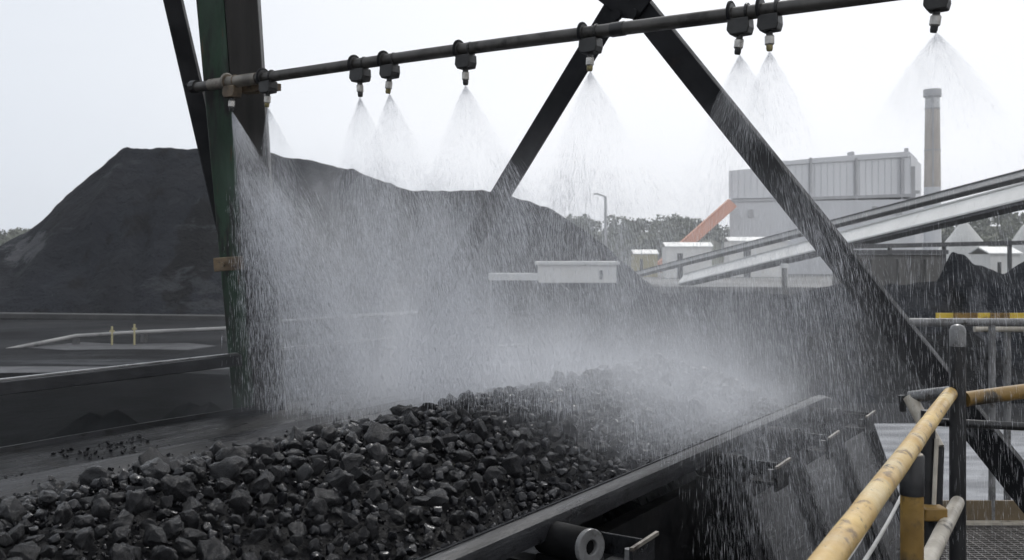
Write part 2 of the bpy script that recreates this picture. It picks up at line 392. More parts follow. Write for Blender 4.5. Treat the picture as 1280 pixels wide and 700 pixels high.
def patch(name, m, pts, z):
    """flat uneven-edged sheet on the ground"""
    poly = []
    for i, p in enumerate(pts):
        a, b = Vector((*p, z)), Vector((*pts[(i + 1) % len(pts)], z))
        for k in range(10):
            t = k / 10; c = a.lerp(b, t); w = (b - a).length * 0.04
            poly.append((c.x + noise.noise(c * 0.21) * w, c.y + noise.noise(c * 0.17 + Vector((9, 3, 0))) * w, z))
    bm = MB(); bm.add(poly, [tuple(range(len(poly)))])
    return tag(bm.build(name, m), kind='structure')

patch('works_yard', M['yard'], [(10, 165), (220, 150), (330, 330), (-20, 330)], GZ + 0.006)
patch('wet_pavement', M['wet_concrete'], [(8.0, 22.5), (34, 22.5), (40, 34.5), (11.5, 34.5)], GZ + 0.004)
patch('coal_floor', M['coal_floor'], [(-46, 16), (-4, 16), (-7, 47), (-40, 52)], GZ + 0.004)
patch('puddle', M['puddle'], [(-30, 61.5), (-27, 60), (-23, 60.6), (-19.5, 60), (-18.6, 62.5), (-21, 64.5), (-25, 63.8), (-28, 65)], GZ + 0.004)

patch('puddle', M['wet_concrete'], [(-7.2, 52), (-5.2, 51.5), (-4.4, 53.5), (-6.8, 54.2)], GZ + 0.008)
patch('puddle', M['wet_concrete'], [(-3.2, 52.5), (0.4, 51.8), (0.9, 53.6), (-2.6, 54.4)], GZ + 0.008)
patch('puddle', M['puddle'], [(-33, 50), (-26, 48.6), (-17, 49.4), (-12, 51), (-20, 51.6), (-28, 51.2)], GZ + 0.008)

# hills
def hill_z(x, y):
    base = 9.0 * math.exp(-((x - 45) / 120) ** 2) + 12 * math.exp(-((x - 260) / 60) ** 2) + 6 + 7 * math.exp(-((x + 260) / 70) ** 2)
    n_ = noise.noise(Vector((x * 0.012, y * 0.012, 0.3)))
    return (base + 4 * n_) * max(0.0, min(1.0, (y - 375) / 90.0)) ** 0.8
hm = MB(); nx, ny = 70, 14
vs = []; fs = []
for j in range(ny + 1):
    for i in range(nx + 1):
        x = -420 + 840 * i / nx; y = 372 + 200 * j / ny
        vs.append((x, y, GZ - 0.3 + hill_z(x, y)))
for j in range(ny):
    for i in range(nx):
        a = j * (nx + 1) + i; fs.append((a, a + 1, a + nx + 2, a + nx + 1))
hm.add(vs, fs)
tag(hm.build('hills', M['hill'], smooth=True), kind='structure')

# the wood on the hills: leaf clumps on many crowns, one mass
def forest():
    V, Fc = [], []
    cnt = 0
    r = np.random.default_rng(5)
    for t in range(1150):
        x = r.uniform(-400, 400); y = 380 + 110 * r.random() ** 1.2
        if -150 < x < -45: continue
        z0 = GZ + hill_z(x, y); h = r.uniform(5, 8); w = h * r.uniform(0.45, 0.65)
        n_ = 80
        d = r.normal(size=(n_, 3)); d /= np.linalg.norm(d, axis=1)[:, None]
        rad = (0.45 + 0.55 * r.random(n_) ** 0.5)[:, None]
        ctr = np.array([x, y, z0 + h * 0.58]) + d * rad * np.array([w, w, h * 0.46]) * (0.8 + 0.4 * r.random((n_, 1)))
        for c in ctr:
            s = r.uniform(0.5, 1.3)
            a = r.normal(size=3); a /= np.linalg.norm(a); b = np.cross(a, r.normal(size=3)); b /= np.linalg.norm(b)
            V += [c + a * s, c - a * s * 0.5 + b * s * 0.8, c - a * s * 0.5 - b * s * 0.8]; Fc.append((cnt, cnt + 1, cnt + 2)); cnt += 3
    o = bpy.data.objects.new('forest', np_mesh('forest', np.array(V), np.array(Fc), M['foliage'])); C.objects.link(o)
    return tag(o, 'hazy green wood covering the low hills behind the works', 'forest', kind='stuff')
forest()

# ================================================================== COAL STOCKPILES
def ridge_pile(name, prof, Y0, depth, label, seed, m, cols=150, rows=56, jag=1.4, base=GZ, soft=3):
    """heap whose crest follows prof = [(px, py)] at distance Y0, with slopes at the angle of repose and slumped gullies"""
    pts = [P(a, b, Y0) for a, b in prof]
    xs = np.array([p.x for p in pts]); zs = np.array([p.z for p in pts])
    gx = np.linspace(xs[0], xs[-1], 400); gz = np.interp(gx, xs, zs)
    kk = np.exp(-np.linspace(-2, 2, 2 * soft + 1) ** 2); gz = np.convolve(np.pad(gz, soft, mode='edge'), kk / kk.sum(), 'valid')
    V, fs = [], []
    for j in range(rows + 1):
        v = j / rows * 2 - 1
        for i in range(cols + 1):
            x = xs[0] + (xs[-1] - xs[0]) * i / cols
            zc = float(np.interp(x, gx, gz))
            hgt = max(zc - base, 0.0)
            y = Y0 + v * depth
            fall = abs(v) ** 0.92
            z = base + hgt * (1 - fall)
            p = Vector((x * 0.09 + seed, y * 0.09, z * 0.05))
            k = min(1.0, hgt / 4.0)
            amp = k * (1 - 0.85 * (1 - abs(v)) ** 4) * (1 - abs(v) ** 6)
            z += amp * (1.5 * noise.noise(p) + 0.7 * noise.noise(Vector((x * 0.45 + seed, y * 0.10, 1))) + 0.35 * noise.noise(p * 5))
            gul = abs(noise.noise(Vector((x * 0.16 + 0.35 * y * 0.1 + seed, (1 - abs(v)) * 0.9, 2.0))))
            z -= amp * 3.4 * max(0.0, 0.30 - gul) * (1 if hgt > 8 else 0.4)
            z += jag * 0.12 * k * noise.noise(Vector((x * 1.3, y * 0.7, seed)))
            V.append((x, y + k * 1.6 * noise.noise(Vector((x * 0.07, z * 0.12, seed + 4))) * (1 - abs(v) ** 4), max(z, base - 0.05)))
    for j in range(rows):
        for i in range(cols):
            a = j * (cols + 1) + i; fs.append((a, a + 1, a + cols + 2, a + cols + 1))
    bm = MB(); bm.add(V, fs)
    o = bm.build(name, m, origin=(float((xs[0] + xs[-1]) / 2), Y0, base), smooth=False)
    o.data.shade_smooth()
    return tag(o, label, 'coal pile')

ridge_pile('coal_stockpile', [(-330, 393), (-120, 372), (-20, 318), (40, 283), (105, 224), (155, 181), (170, 186), (205, 184), (262, 189), (330, 190), (380, 199), (440, 211), (480, 226), (520, 238), (600, 237),
                              (642, 245), (690, 262), (725, 284), (760, 310), (800, 345), (850, 385), (862, 392)], 112, 19,
           'huge black coal stockpile with a flat ridge rising against the pale sky', 3.1, M['pile'], cols=300, rows=84)
ridge_pile('coal_stockpile', [(1140, 420), (1165, 350), (1184, 309), (1196, 313), (1212, 325), (1232, 336), (1252, 337), (1275, 330), (1310, 318), (1345, 312), (1400, 335), (1470, 420)], 60, 9,
           'dark coal heap with a notched crest beside the concrete bunker wall', 8.7, M['pile'], cols=130, rows=44, soft=9, jag=2.5)
ridge_pile('coal_stockpile', [(700, 470), (760, 395), (800, 372), (900, 362), (985, 366), (1040, 352), (1100, 356), (1160, 350), (1240, 352), (1330, 372), (1400, 470)], 47, 8,
           'long low black coal bank spread in front of the concrete bunker wall', 5.2, M['pile'], cols=150, rows=40)
ridge_pile('coal_stockpile', [(330, 480), (370, 449), (410, 436), (450, 440), (500, 462), (540, 490)], 44, 3,
           'small low heap of dark coal behind the conveyor beyond the green column', 1.7, M['pile'], cols=60, rows=24)

ridge_pile('coal_stockpile', [(70, 540), (95, 524), (112, 515), (128, 519), (146, 512), (160, 520), (180, 534)], 33, 1.2,
           'little coal spill heap on the dark ground beneath the guard rail', 6.4, M['coal_floor'], cols=60, rows=24, jag=3.0)
ridge_pile('coal_stockpile', [(205, 520), (220, 508), (236, 503), (250, 508), (262, 502), (275, 510), (290, 522)], 36, 1.2,
           'little coal spill heap on the dark ground close to the green column', 9.4, M['coal_floor'], cols=60, rows=24, jag=3.0)

# ================================================================== FAR YARD FURNITURE
# low bund in front of the big pile
bw = MB(); bw.beam(P(-120, 393, 88) , P(300, 398, 86), 1.2, 0.5)
tag(bw.build('low_bund', M['bund'], bevel=0.08), 'long grey bund along the foot of the huge stockpile', 'bund')

def ground_pipe(pts, r, label, name='ground_pipe'):
    t = thing(name, (pts[0].x, pts[0].y, GZ), label, 'pipe')
    MB().tube(pts, r, 10).build('pipe_run', M['gallery_pale'], t, smooth=True)
    for k in range(0, len(pts)):
        p = pts[k]; MB().box((p.x, p.y, (p.z - r + GZ) / 2), (0.3, 0.5, max(0.08, p.z - r - GZ))).build('pipe_support', M['gallery_dark'], t)
    return t
ground_pipe([P(-40, 447, 60), P(40, 431, 62), P(95, 420, 64), P(180, 415, 65), P(285, 410.5, 66)], 0.13, 'pale pipeline curving over the coal yard left of the green column')
ground_pipe([P(330, 403, 66.5), P(395, 399, 67), P(460, 394, 68), P(522, 391, 69)], 0.13, 'pale pipeline section seen through the spray right of the green column')
ground_pipe([P(440, 436, 58), P(520, 434.5, 58), P(600, 433, 58), P(656, 431.5, 58)], 0.10, 'thin pale pipe low behind the spray and the coal belt')

for px, top, lab in ((140, 408, 'shorter yellow marker post by the curved pipeline'), (168, 405, 'taller yellow marker post by the curved pipeline')):
    y_ = 63.2; a = P(px, 424, y_); b = P(px, top, y_)
    t = thing('marker_post', (a.x, a.y, GZ), lab, 'marker post', 'yellow marker posts by the pipeline')
    MB().tube([(a.x, a.y, GZ), (a.x, a.y, b.z)], 0.065, 8).build('post', M['marker_yellow'], t)
    MB().box((a.x, a.y, b.z - 0.30), (0.30, 0.05, 0.10)).build('crossbar', M['marker_yellow'], t)

# raised white transfer house on legs
Yt = 92.0
def fx(px, Y): return (px - 640) / F * Y
def fz(py, Y): return (HOR - py) / F * Y
t = thing('transfer_house', (fx(720, Yt), Yt + 2, GZ), 'long white flat roofed shed raised on thin legs across the yard', 'shed')
MB().box((fx(722, Yt), Yt + 2.2, (fz(331, Yt) + fz(353.5, Yt)) / 2), (fx(770, Yt) - fx(673, Yt), 4.4, fz(331, Yt) - fz(353.5, Yt))).build('wall', M['pale_metal'], t)
MB().box((fx(722, Yt), Yt + 2.2, fz(329, Yt)), (fx(774, Yt) - fx(669, Yt), 4.9, 0.28)).build('roof', M['pale_roof'], t)
MB().box((fx(642, Yt), Yt + 1.4, (fz(342, Yt) + fz(350.5, Yt)) / 2), (fx(673, Yt) - fx(610, Yt), 2.4, fz(342, Yt) - fz(350.5, Yt))).build('gallery', M['pale_roof'], t)
MB().box((fx(751.5, Yt), Yt - 0.02, fz(343.5, Yt)), (0.30, 0.06, 0.85)).build('doorway', M['window'], t)
for px in (613, 662, 712, 768):
    zt = fz(350.5, Yt) if px < 670 else fz(353.5, Yt)
    for yy in (0.4, 2.2):
        MB().box((fx(px, Yt), Yt + yy, (GZ + zt) / 2), (0.13, 0.13, zt - GZ)).build('leg', M['plant_dark'] if px < 620 else M['gallery_dark'], t)
MB().beam((fx(700, Yt), Yt + 0.4, fz(354, Yt)), (fx(712, Yt), Yt + 0.4, fz(364, Yt)), 0.14, 0.14).build('brace', M['plant_dark'], t)

# lamp mast on the tree line
a = P(757, 300, 240); b = P(757, 246, 240)
t = thing('lamp_mast', (a.x, a.y, GZ), 'thin grey lamp mast with a bent arm above the far trees', 'lamp mast')
MB().tube([(a.x, a.y, GZ), b], [0.45, 0.3], 8).build('mast', M['plant_dark'], t)
MB().tube([b, P(746, 242, 240)], 0.22, 6).build('arm', M['plant_dark'], t)
MB().box(P(745, 242.5, 240), (1.1, 0.5, 0.35)).build('lamp_head', M['plant_dark'], t)

# the plant
Yp = 250.0
pl = thing('power_plant', (fx(1030, Yp), Yp + 15, GZ), 'big pale grey windowless plant block with a stepped roofline beside the chimney', 'plant')
def pbox(x0, x1, y0, y1, d0, d1): # pixel rectangle, near and far depth
    m_ = MB(); zt, zb = fz(y0, Yp), (GZ if y1 is None else fz(y1, Yp))
    m_.box(((fx(x0, Yp) + fx(x1, Yp)) / 2, Yp + (d0 + d1) / 2, (zt + zb) / 2), (fx(x1, Yp) - fx(x0, Yp), d1 - d0, zt - zb)); return m_
m_ = MB(); m_.prism([(fx(912, Yp), Yp, GZ), (fx(1144, Yp), Yp, GZ), (fx(1144, Yp), Yp, fz(249, Yp)), (fx(912, Yp), Yp, fz(252, Yp))], Vector((14, 27, 0)))
m_.build('lower_wall', M['plant_grey'], pl)
m_ = MB()
m_.prism([(fx(912, Yp), Yp + 1.0, fz(248, Yp)), (fx(1140, Yp), Yp + 1.0, fz(243, Yp)), (fx(1140, Yp), Yp + 1.0, fz(194, Yp)), (fx(1075, Yp), Yp + 1.0, fz(198.5, Yp)), (fx(1018, Yp), Yp + 1.0, fz(203.5, Yp)), (fx(912, Yp), Yp + 1.0, fz(213, Yp))], Vector((13, 25, 0)))
m_.build('upper_wall', M['plant_light'], pl)
m_ = MB()
m_.prism([(fx(975, Yp), Yp + 0.6, fz(206.5, Yp)), (fx(1138, Yp), Yp + 0.6, fz(195.5, Yp)), (fx(1138, Yp), Yp + 0.6, fz(189, Yp)), (fx(1075, Yp), Yp + 0.6, fz(193, Yp)), (fx(1018, Yp), Yp + 0.6, fz(197.5, Yp)), (fx(975, Yp), Yp + 0.6, fz(202, Yp))], Vector((11, 22, 0)))
m_.build('parapet', M['plant_grey'], pl)
m_ = MB(); m_.prism([(fx(912, Yp), Yp - 0.3, fz(253, Yp)), (fx(1144, Yp), Yp - 0.3, fz(246, Yp)), (fx(1144, Yp), Yp - 0.3, fz(242, Yp)), (fx(912, Yp), Yp - 0.3, fz(249.5, Yp))], Vector((0, 2, 0)))
m_.build('ledge', M['plant_dark'], pl)
rib = MB()
for k in range(29):
    px = 916 + k * 8.0
    rib.box((fx(px, Yp), Yp - 0.03, (fz(253, Yp) + GZ) / 2), (0.12, 0.06, fz(253, Yp) - GZ))
    zt_ = fz(np.interp(px, [912, 1018, 1075, 1140], [213, 203.5, 198.5, 194]), Yp)
    rib.box((fx(px, Yp), Yp + 0.92, (zt_ + fz(246, Yp)) / 2), (0.12, 0.19, zt_ - fz(246, Yp)))
rib.build('cladding', M['plant_grey'], pl)
for px, y0, y1 in ((935, 262, 272), (1090, 258, 266), (1120, 262, 290)):
    pbox(px, px + 7, y0, y1, -0.35, 0.0).build('louvre', M['plant_dark'], pl)
pbox(1148, 1156, 237, 241, 3, 5).build('duct', M['plant_dark'], pl)
pbox(1138, 1148, 207, None, 2, 14).build('stair_tower', M['plant_dark'], pl)
for x in (1014, 1071, 1128):
    pbox(x - 1.2, x + 1.2, 197, 252, 0.2, 1.2).build('downpipe', M['plant_dark'], pl)
pbox(1069, 1073, 188, 199, 3, 6).build('roof_vent', M['plant_dark'], pl)
pbox(983, 1003, 198, 206, 6, 14).build('roof_vent', M['plant_light'], pl)
pbox(1136, 1139.5, 184, 195, 2, 3).build('roof_vent', M['plant_dark'], pl)

ch = thing('chimney', (fx(1165, 235), 235, GZ), 'tall tapering banded chimney with a dark cap right of the plant', 'chimney')
def seg(y0, y1, w0, w1, m, nm):
    c = fx(1165.5, 235)
    MB().tube([(c, 235, fz(y1, 235) if y1 else GZ), (c, 235, fz(y0, 235))], [w1 * 235 / F / 2, w0 * 235 / F / 2], 24).build(nm, m, ch, smooth=True)
seg(121, 136, 17, 17.5, M['chimney_pale'], 'pale_band')
seg(136, 234, 17.5, 20, M['chimney'], 'shaft')
seg(234, None, 20, 22, M['plant_grey'], 'base')
seg(112, 121, 21.5, 21.5, M['plant_dark'], 'cap')

MB().box((fx(1165.5, 235) - 0.6, 235 - 1.78, (fz(122, 235) + fz(234, 235)) / 2), (0.35, 0.12, fz(122, 235) - fz(234, 235))).build('ladder', M['plant_dark'], ch)
for yy in (136, 188): seg(yy - 0.8, yy + 0.8, 18.6 + (yy - 136) * 0.02, 18.6 + (yy - 136) * 0.02, M['plant_dark'], 'hoop')

def gallery(name, a, b, w, h, m, label, roof=None, supports=(), cat='conveyor gallery', floor=None):
    """sloping covered conveyor between two points"""
    a, b = Vector(a), Vector(b)
    t = thing(name, (a.x, a.y, GZ), label, cat)
    d = (b - a).normalized(); side = Vector((d.y, -d.x, 0)).normalized(); n = side.cross(d)
    if n.z < 0: n = -n
    cs = [(-0.5 * w, -0.5 * h), (0.5 * w, -0.5 * h), (0.5 * w, -0.40 * h), (0.10 * w, 0.5 * h), (-0.10 * w, 0.5 * h), (-0.5 * w, -0.40 * h)]
    MB().prism([a + side * x + n * z for x, z in cs], b - a).build('side_cladding', m, t)
    if roof is not None: MB().beam(a + n * (h * 0.5 + 0.06), b + n * (h * 0.5 + 0.06), w * 0.30, 0.12, side).build('roof', roof, t)
    if floor is not None: MB().beam(a - n * (h * 0.5 + 0.13), b - n * (h * 0.5 + 0.13), w * 0.9, 0.24, side).build('floor_truss', floor, t)
    for k in supports:
        p = a.lerp(b, k)
        for s_ in (-1, 1):
            top = p + side * (s_ * w * 0.4) - n * (h * 0.5)
            MB().beam((top.x, top.y, GZ), top, 0.28, 0.28).build('trestle_leg', M['gallery_dark'], t)
    return t
gallery('conveyor_gallery', P(857, 349, 150), P(1330, 230, 72), 2.4, 1.45, M['pale_metal'], 'long white sided conveyor gallery climbing towards the chimney foot', M['pale_roof'], (0.30, 0.52, 0.8), floor=M['gallery_dark'])
gallery('conveyor_gallery', P(776, 348, 185), P(1330, 206, 92), 2.2, 0.8, M['gallery_grey'], 'dark grey conveyor gallery climbing behind the white sided one', M['gallery_dark'], (0.3, 0.55))
gallery('conveyor_gallery', P(822, 336, 238), P(914, 254, 246), 3.0, 2.2, M['orange'], 'orange sloping conveyor gallery leading into the grey plant', M['orange'])

# bunker wall
t = thing('bunker_wall', (fx(1080, 70), 70, GZ), 'stained concrete bunker wall with buttresses behind the coal bank', 'wall')
MB().box((fx(1114, 70), 70.5, (fz(318, 70) + GZ) / 2), (fx(1182, 70) - fx(1046, 70), 1.0, fz(318, 70) - GZ)).build('wall', M['concrete_wall'], t)
MB().box((fx(1114, 70), 70.4, fz(315, 70)), (fx(1184, 70) - fx(1044, 70), 1.3, 0.3)).build('coping', M['gallery_dark'], t)
for px in (1056, 1090, 1124, 1158):
    MB().box((fx(px, 70), 69.8, (fz(324, 70) + GZ) / 2), (0.35, 0.38, fz(324, 70) - GZ)).build('buttress', M['concrete_wall'], t)
t = thing('pipe_bridge', (fx(1160, 78), 78, GZ), 'low dark pipe bridge on posts running behind the bunker wall', 'pipe bridge')
MB().beam(P(1040, 309, 78), P(1420, 300, 78), 0.7, 0.34).build('bridge_deck', M['gallery_dark'], t)
for px in (1060, 1112, 1180, 1262, 1340):
    q_ = P(px, 309 - (px - 1040) * 9 / 380, 78); MB().box((q_.x, 78, (GZ + q_.z - 0.16) / 2), (0.25, 0.25, q_.z - 0.16 - GZ)).build('bridge_post', M['gallery_dark'], t)
t = thing('vent_stack', (fx(980, 62), 62, GZ), 'short pale vent stack standing among the coal in the mist', 'vent stack')
MB().tube([(fx(980.5, 62), 62, GZ), (fx(980.5, 62), 62, fz(335, 62))], 0.17, 12).build('stack', M['concrete_wall'], t, smooth=True)
MB().tube([(fx(980.5, 62), 62, fz(335, 62)), (fx(980.5, 62), 62, fz(329.5, 62))], 0.24, 12).build('cap', M['pale_roof'], t, smooth=True)

# white mounds and huts by the chimney
def mound(px, top, w, Y, label, seed):
    bm = MB(); n, k = 28, 10; vs = []; fs = []; c = (fx(px, Y), Y); h = fz(top, Y) - GZ; r = w * Y / F / 2
    for j in range(k):
        for i in range(n):
            a_ = 2 * math.pi * i / n; rr = r * (1 - j / k); z = h * (j / k) ** 1.08
            e = 1 + 0.16 * noise.noise(Vector((math.cos(a_) * 1.5 + seed, math.sin(a_) * 1.5, j * 0.2)))
            vs.append((c[0] + math.cos(a_) * rr * e, c[1] + math.sin(a_) * rr * e * 0.8, GZ + z))
    vs.append((c[0], c[1], GZ + h * 0.97))
    for j in range(k - 1):
        for i in range(n):
            fs.append((j * n + i, j * n + (i + 1) % n, (j + 1) * n + (i + 1) % n, (j + 1) * n + i))
    for i in range(n): fs.append(((k - 1) * n + i, (k - 1) * n + (i + 1) % n, len(vs) - 1))
    bm.add(vs, fs); o = bm.build('mineral_mound', M['mound'], origin=(*c, GZ)); o.data.shade_smooth()
    tag(o, label, 'mound', 'white mounds by the chimney')
mound(1205, 272, 130, 190, 'white mineral mound just right of the chimney foot', 1.0)
mound(1282, 276, 110, 185, 'white mineral mound cut by the right edge of the view', 4.0)
def hut(x0, x1, y0, y1, Y, m, rm, label, nm='works_hut'):
    t = thing(nm, (fx((x0 + x1) / 2, Y), Y, GZ), label, 'hut')
    zt, zb = fz(y0, Y), GZ
    MB().box((fx((x0 + x1) / 2, Y), Y + 3, (zt + zb) / 2), (fx(x1, Y) - fx(x0, Y), 6, zt - zb)).build('wall', m, t)
    w = fx(x1, Y) - fx(x0, Y); xa = fx(x0, Y) - 0.3; xb = fx(x1, Y) + 0.3
    MB().prism([(xa, Y - 0.3, zt), (xb, Y - 0.3, zt), (xb, Y + 3, zt + 0.9), (xa, Y + 3, zt + 0.9)], Vector((0, 0, 0.2))).add([], []).build('roof', rm, t)
    MB().prism([(xa, Y + 3, zt + 0.9), (xb, Y + 3, zt + 0.9), (xb, Y + 6.3, zt), (xa, Y + 6.3, zt)], Vector((0, 0, 0.2))).build('roof', rm, t)
    MB().box(((xa + xb) / 2 - w * 0.2, Y - 0.02, zb + (zt - zb) * 0.4), (w * 0.12, 0.1, (zt - zb) * 0.8)).build('door', M['window'], t)
hut(833, 890, 309, 322, 215, M['pale_metal'], M['pale_roof'], 'pale low hut with a white roof under the orange gallery')
hut(912, 985, 302, 320, 225, M['pale_metal'], M['pale_roof'], 'long pale hut at the foot of the grey plant')
hut(793, 822, 318, 330, 225, M['marker_yellow'], M['pale_metal'], 'small yellowish hut at the edge of the far trees')
hut(1238, 1275, 318, 330, 140, M['pale_metal'], M['pale_roof'], 'small pale hut behind the notched coal heap')

# ================================================================== BELT CONVEYOR
S0, S1 = 0.2, 5.1
def drop(s):
    """the belt bends down over the head end"""
    return 0.0 if s < 4.85 else -0.55 * (s - 4.85) ** 1.6
SS = list(np.linspace(S0, 4.7, 46)) + list(np.linspace(4.8, 7.2, 26))
def sweep(profile, ss, name, m, parent, smooth=True, bevel=0.0, wob=0.0):
    """closed profile of (q, z) swept along the conveyor"""
    bm = MB(); n = len(profile); vs = []; fs = []
    for s in ss:
        for k, (q, z) in enumerate(profile):
            w_ = wob * noise.noise(Vector((s * 1.1, q * 2, 2.0)))
            vs.append(B(q, s, z + drop(s) + w_))
    for i in range(len(ss) - 1):
        for k in range(n):
            fs.append((i * n + k, i * n + (k + 1) % n, (i + 1) * n + (k + 1) % n, (i + 1) * n + k))
    fs.append(tuple(range(n))); fs.append(tuple((len(ss) - 1) * n + k for k in reversed(range(n))))
    bm.add(vs, fs)
    return bm.build(name, m, parent, smooth=smooth)

conv = thing('belt_conveyor', B(-2.25, 3.0, GZ), 'wide wet rubber belt conveyor in a black frame heaped with coal', 'conveyor')
def trough(off):
    pr = [(-3.06, -0.722), (-2.98, -0.742), (-2.80, -0.82), (-2.55, -0.93), (-2.25, -0.95), (-1.95, -0.93), (-1.70, -0.84), (-1.55, -0.765), (-1.46, -0.722), (-1.41, -0.70)]
    return pr if not off else [(q, z - off) for q, z in reversed(pr)]
sweep(trough(0) + trough(0.028) + [(-3.07, -0.735)], SS, 'belt', M['rubber'], conv)
# left deck plate, sloping towards the belt, with a folded top edge
sweep([(-3.46, -0.70), (-3.44, -0.697), (-3.425, -0.715), (-3.25, -0.755), (-3.03, -0.80), (-3.03, -0.812), (-3.25, -0.77), (-3.44, -0.735), (-3.45, -1.5), (-3.46, -1.5)], [s for s in SS], 'deck_plate', M['deck'], conv, smooth=False, wob=0.012)
# right lip, and side plate added dark as the shadow under the belt
sweep([(-1.409, -0.7035), (-1.380, -0.7045), (-1.366, -0.713), (-1.362, -0.730), (-1.366, -0.768), (-1.409, -0.768)], SS[:52], 'belt_guide', M['lip'], conv, smooth=True, wob=0.0)
sweep([(-1.47, -0.86), (-1.42, -0.86), (-1.42, -1.9), (-1.47, -1.9)], SS[:52], 'shade_stringer', M['black_steel'], conv, smooth=False)
# return belt under the frame
sweep([(-3.1, -1.75), (-1.5, -1.75), (-1.5, -1.78), (-3.1, -1.78)], SS[:46], 'return_belt', M['black_steel'], conv, smooth=False)

ax_b = (BQ, BS, UP)
for s in (1.75, 2.29, 2.84, 3.39, 4.02, 4.62):
    big = abs(s - 2.29) < 0.01 or abs(s - 3.39) < 0.01 or s > 4
    if not big: continue
    c = B(-1.24, s, -0.765)
    idr = MB()
    # bracket: folded plate with a raised ear
    idr.box(c + BQ * 0.09 + UP * -0.035, (0.10, 0.10, 0.012), ax_b)
    idr.box(c + BQ * 0.137 + UP * -0.015, (0.010, 0.13, 0.085), ax_b)
    idr.box(c + BQ * 0.05 + BS * 0.055 + UP * -0.01, (0.12, 0.008, 0.055), ax_b)
    br = idr.build('idler_bracket', M['deck'], conv, bevel=0.002)
    n_ax = (BQ * 0.93 + BS * -0.30 + UP * 0.06).normalized()
    rc = c - BS * 0.03
    MB().tube([rc - n_ax * 0.17, rc - n_ax * 0.012, rc - n_ax * 0.002], [0.046, 0.046, 0.040], 28).build('idler_roller', M['black_steel'], conv, smooth=True)
    MB().ring(rc - n_ax * 0.004, n_ax, 0.019, 0.047, 0.016).build('bearing_ring', M['grey_tube'] if s < 2.5 else M['deck'], br, bevel=0.003)
    MB().tube([rc - n_ax * 0.02, rc + n_ax * 0.002], 0.016, 16).build('shaft', M['black_steel'], br, smooth=True)
    MB().tube([c + BQ * 0.10 + UP * -0.03, c + BQ * 0.10 + UP * 0.004], [0.014, 0.012], 6).build('bolt', M['grey_tube'], br)
    MB().beam(c + BQ * 0.142 + UP * 0.026 - BS * 0.07, c + BQ * 0.142 + UP * 0.032 + BS * 0.08, 0.009, 0.009).build('pin', M['pipe_pale'], br)
# sloping legs of the frame
def leg_plate(s0, s1, name, m, zt=-0.80, zb=-1.9, q0=-1.27, q1=-0.84, th=0.03):
    bm = MB(); bm.prism([B(q0, s0, zt), B(q0, s1, zt), B(q1, s1 + 0.02, zb), B(q1, s0 - 0.02, zb)], -BQ * th + UP * -0.012)
    return bm.build(name, m, conv, bevel=0.003)
for s in (2.29, 3.39, 4.02, 4.62, 5.2):
    leg_plate(s - 0.06, s + 0.09, 'frame_leg', M['frame_steel'], zt=-0.80 if s < 5 else -0.86)
    bm = MB(); bm.prism([B(-1.42, s, -0.82), B(-1.24, s, -0.82), B(-0.87, s, -1.85), B(-1.42, s, -1.85)], BS * 0.012)
    bm.build('gusset', M['black_steel'], conv, bevel=0.002)
for s0, s1 in ((3.50, 3.95), (4.13, 4.55), (4.73, 5.13)):
    leg_plate(s0, s1, 'side_panel', M['lip'], zt=-0.90, q0=-1.25, q1=-0.86, th=0.006)  # paler colour than the legs paints in the mist between them
MB().box(B(-1.02, 4.68, -1.06), (0.012, 0.05, 0.13), ax_b).build('label_plate', M['pipe'], conv)
for s in (1.2, 3.2, 5.0):
    for q in (-3.3, -1.0):
        MB().box(B(q, s, (GZ - 1.9) / 2), (0.16, 0.16, 4.1), ax_b).build('support_leg', M['black_steel'], conv)
    MB().beam(B(-3.4, s, -1.87), B(-0.85, s, -1.87), 0.14, 0.10, BS).build('cross_beam', M['black_steel'], conv)

# guard rail along the far side, with the dark flap under it
gr = thing('guard_rail', B(-3.55, 2.6, -1.5), 'grey steel guard rail along the far side of the belt left of the green column', 'guard rail')
MB().beam(B(-3.55, 0.3, -0.502), B(-3.55, 4.25, -0.502), 0.05, 0.05, BQ).build('rail', M['rail_grey'], gr, bevel=0.004)
MB().beam(B(-3.56, 0.3, -0.473), B(-3.56, 4.0, -0.473), 0.028, 0.006, BQ).build('highlight_strip', M['grey_tube'], gr)  # pale strip painted in as the highlight on the rail's top edge
for s in (0.6, 4.1):
    MB().box(B(-3.57, s, -1.0), (0.03, 0.05, 0.95), ax_b).build('post', M['black_steel'], gr)

# ================================================================== STEEL OVER THE BELT
# leaning column with a green web and a dark flange
cb, ct = B(-3.50, 3.12, GZ), None
def col_pt(px, py, Y): return P(px, py, Y)
col = thing('support_column', (col_pt(324, 506, 4.62).x, 4.62, GZ), 'thick leaning column with a green side and a dark side', 'column')
def skew(poly_top, poly_bot, name, m, parent, bevel=0.0):
    n = len(poly_top); bm = MB(); bm.add(list(poly_bot) + list(poly_top), [tuple(reversed(range(n))), tuple(range(n, 2 * n))] + [(i, (i + 1) % n, n + (i + 1) % n, n + i) for i in range(n)])
    return bm.build(name, m, parent, bevel=bevel)
def col_prism(pxs_top, pxs_bot, y_top, y_bot, Ys, name, m, bev=0.006):
    """prism through the photo's outline at the column's own distance, carried on down to the ground"""
    top = [P(a, y_top, Y) for a, Y in zip(pxs_top, Ys)]; bot = [P(a, y_bot, Y) for a, Y in zip(pxs_bot, Ys)]
    zt, zb = 1.9, GZ
    tt, bb = [], []
    for a, b in zip(top, bot):
        d = (a - b) / (a.z - b.z)
        tt.append(b + d * (zt - b.z)); k = b + d * (-1.2 - b.z); bb.append(k)
    return skew(tt, bb, name, m, col, bev)
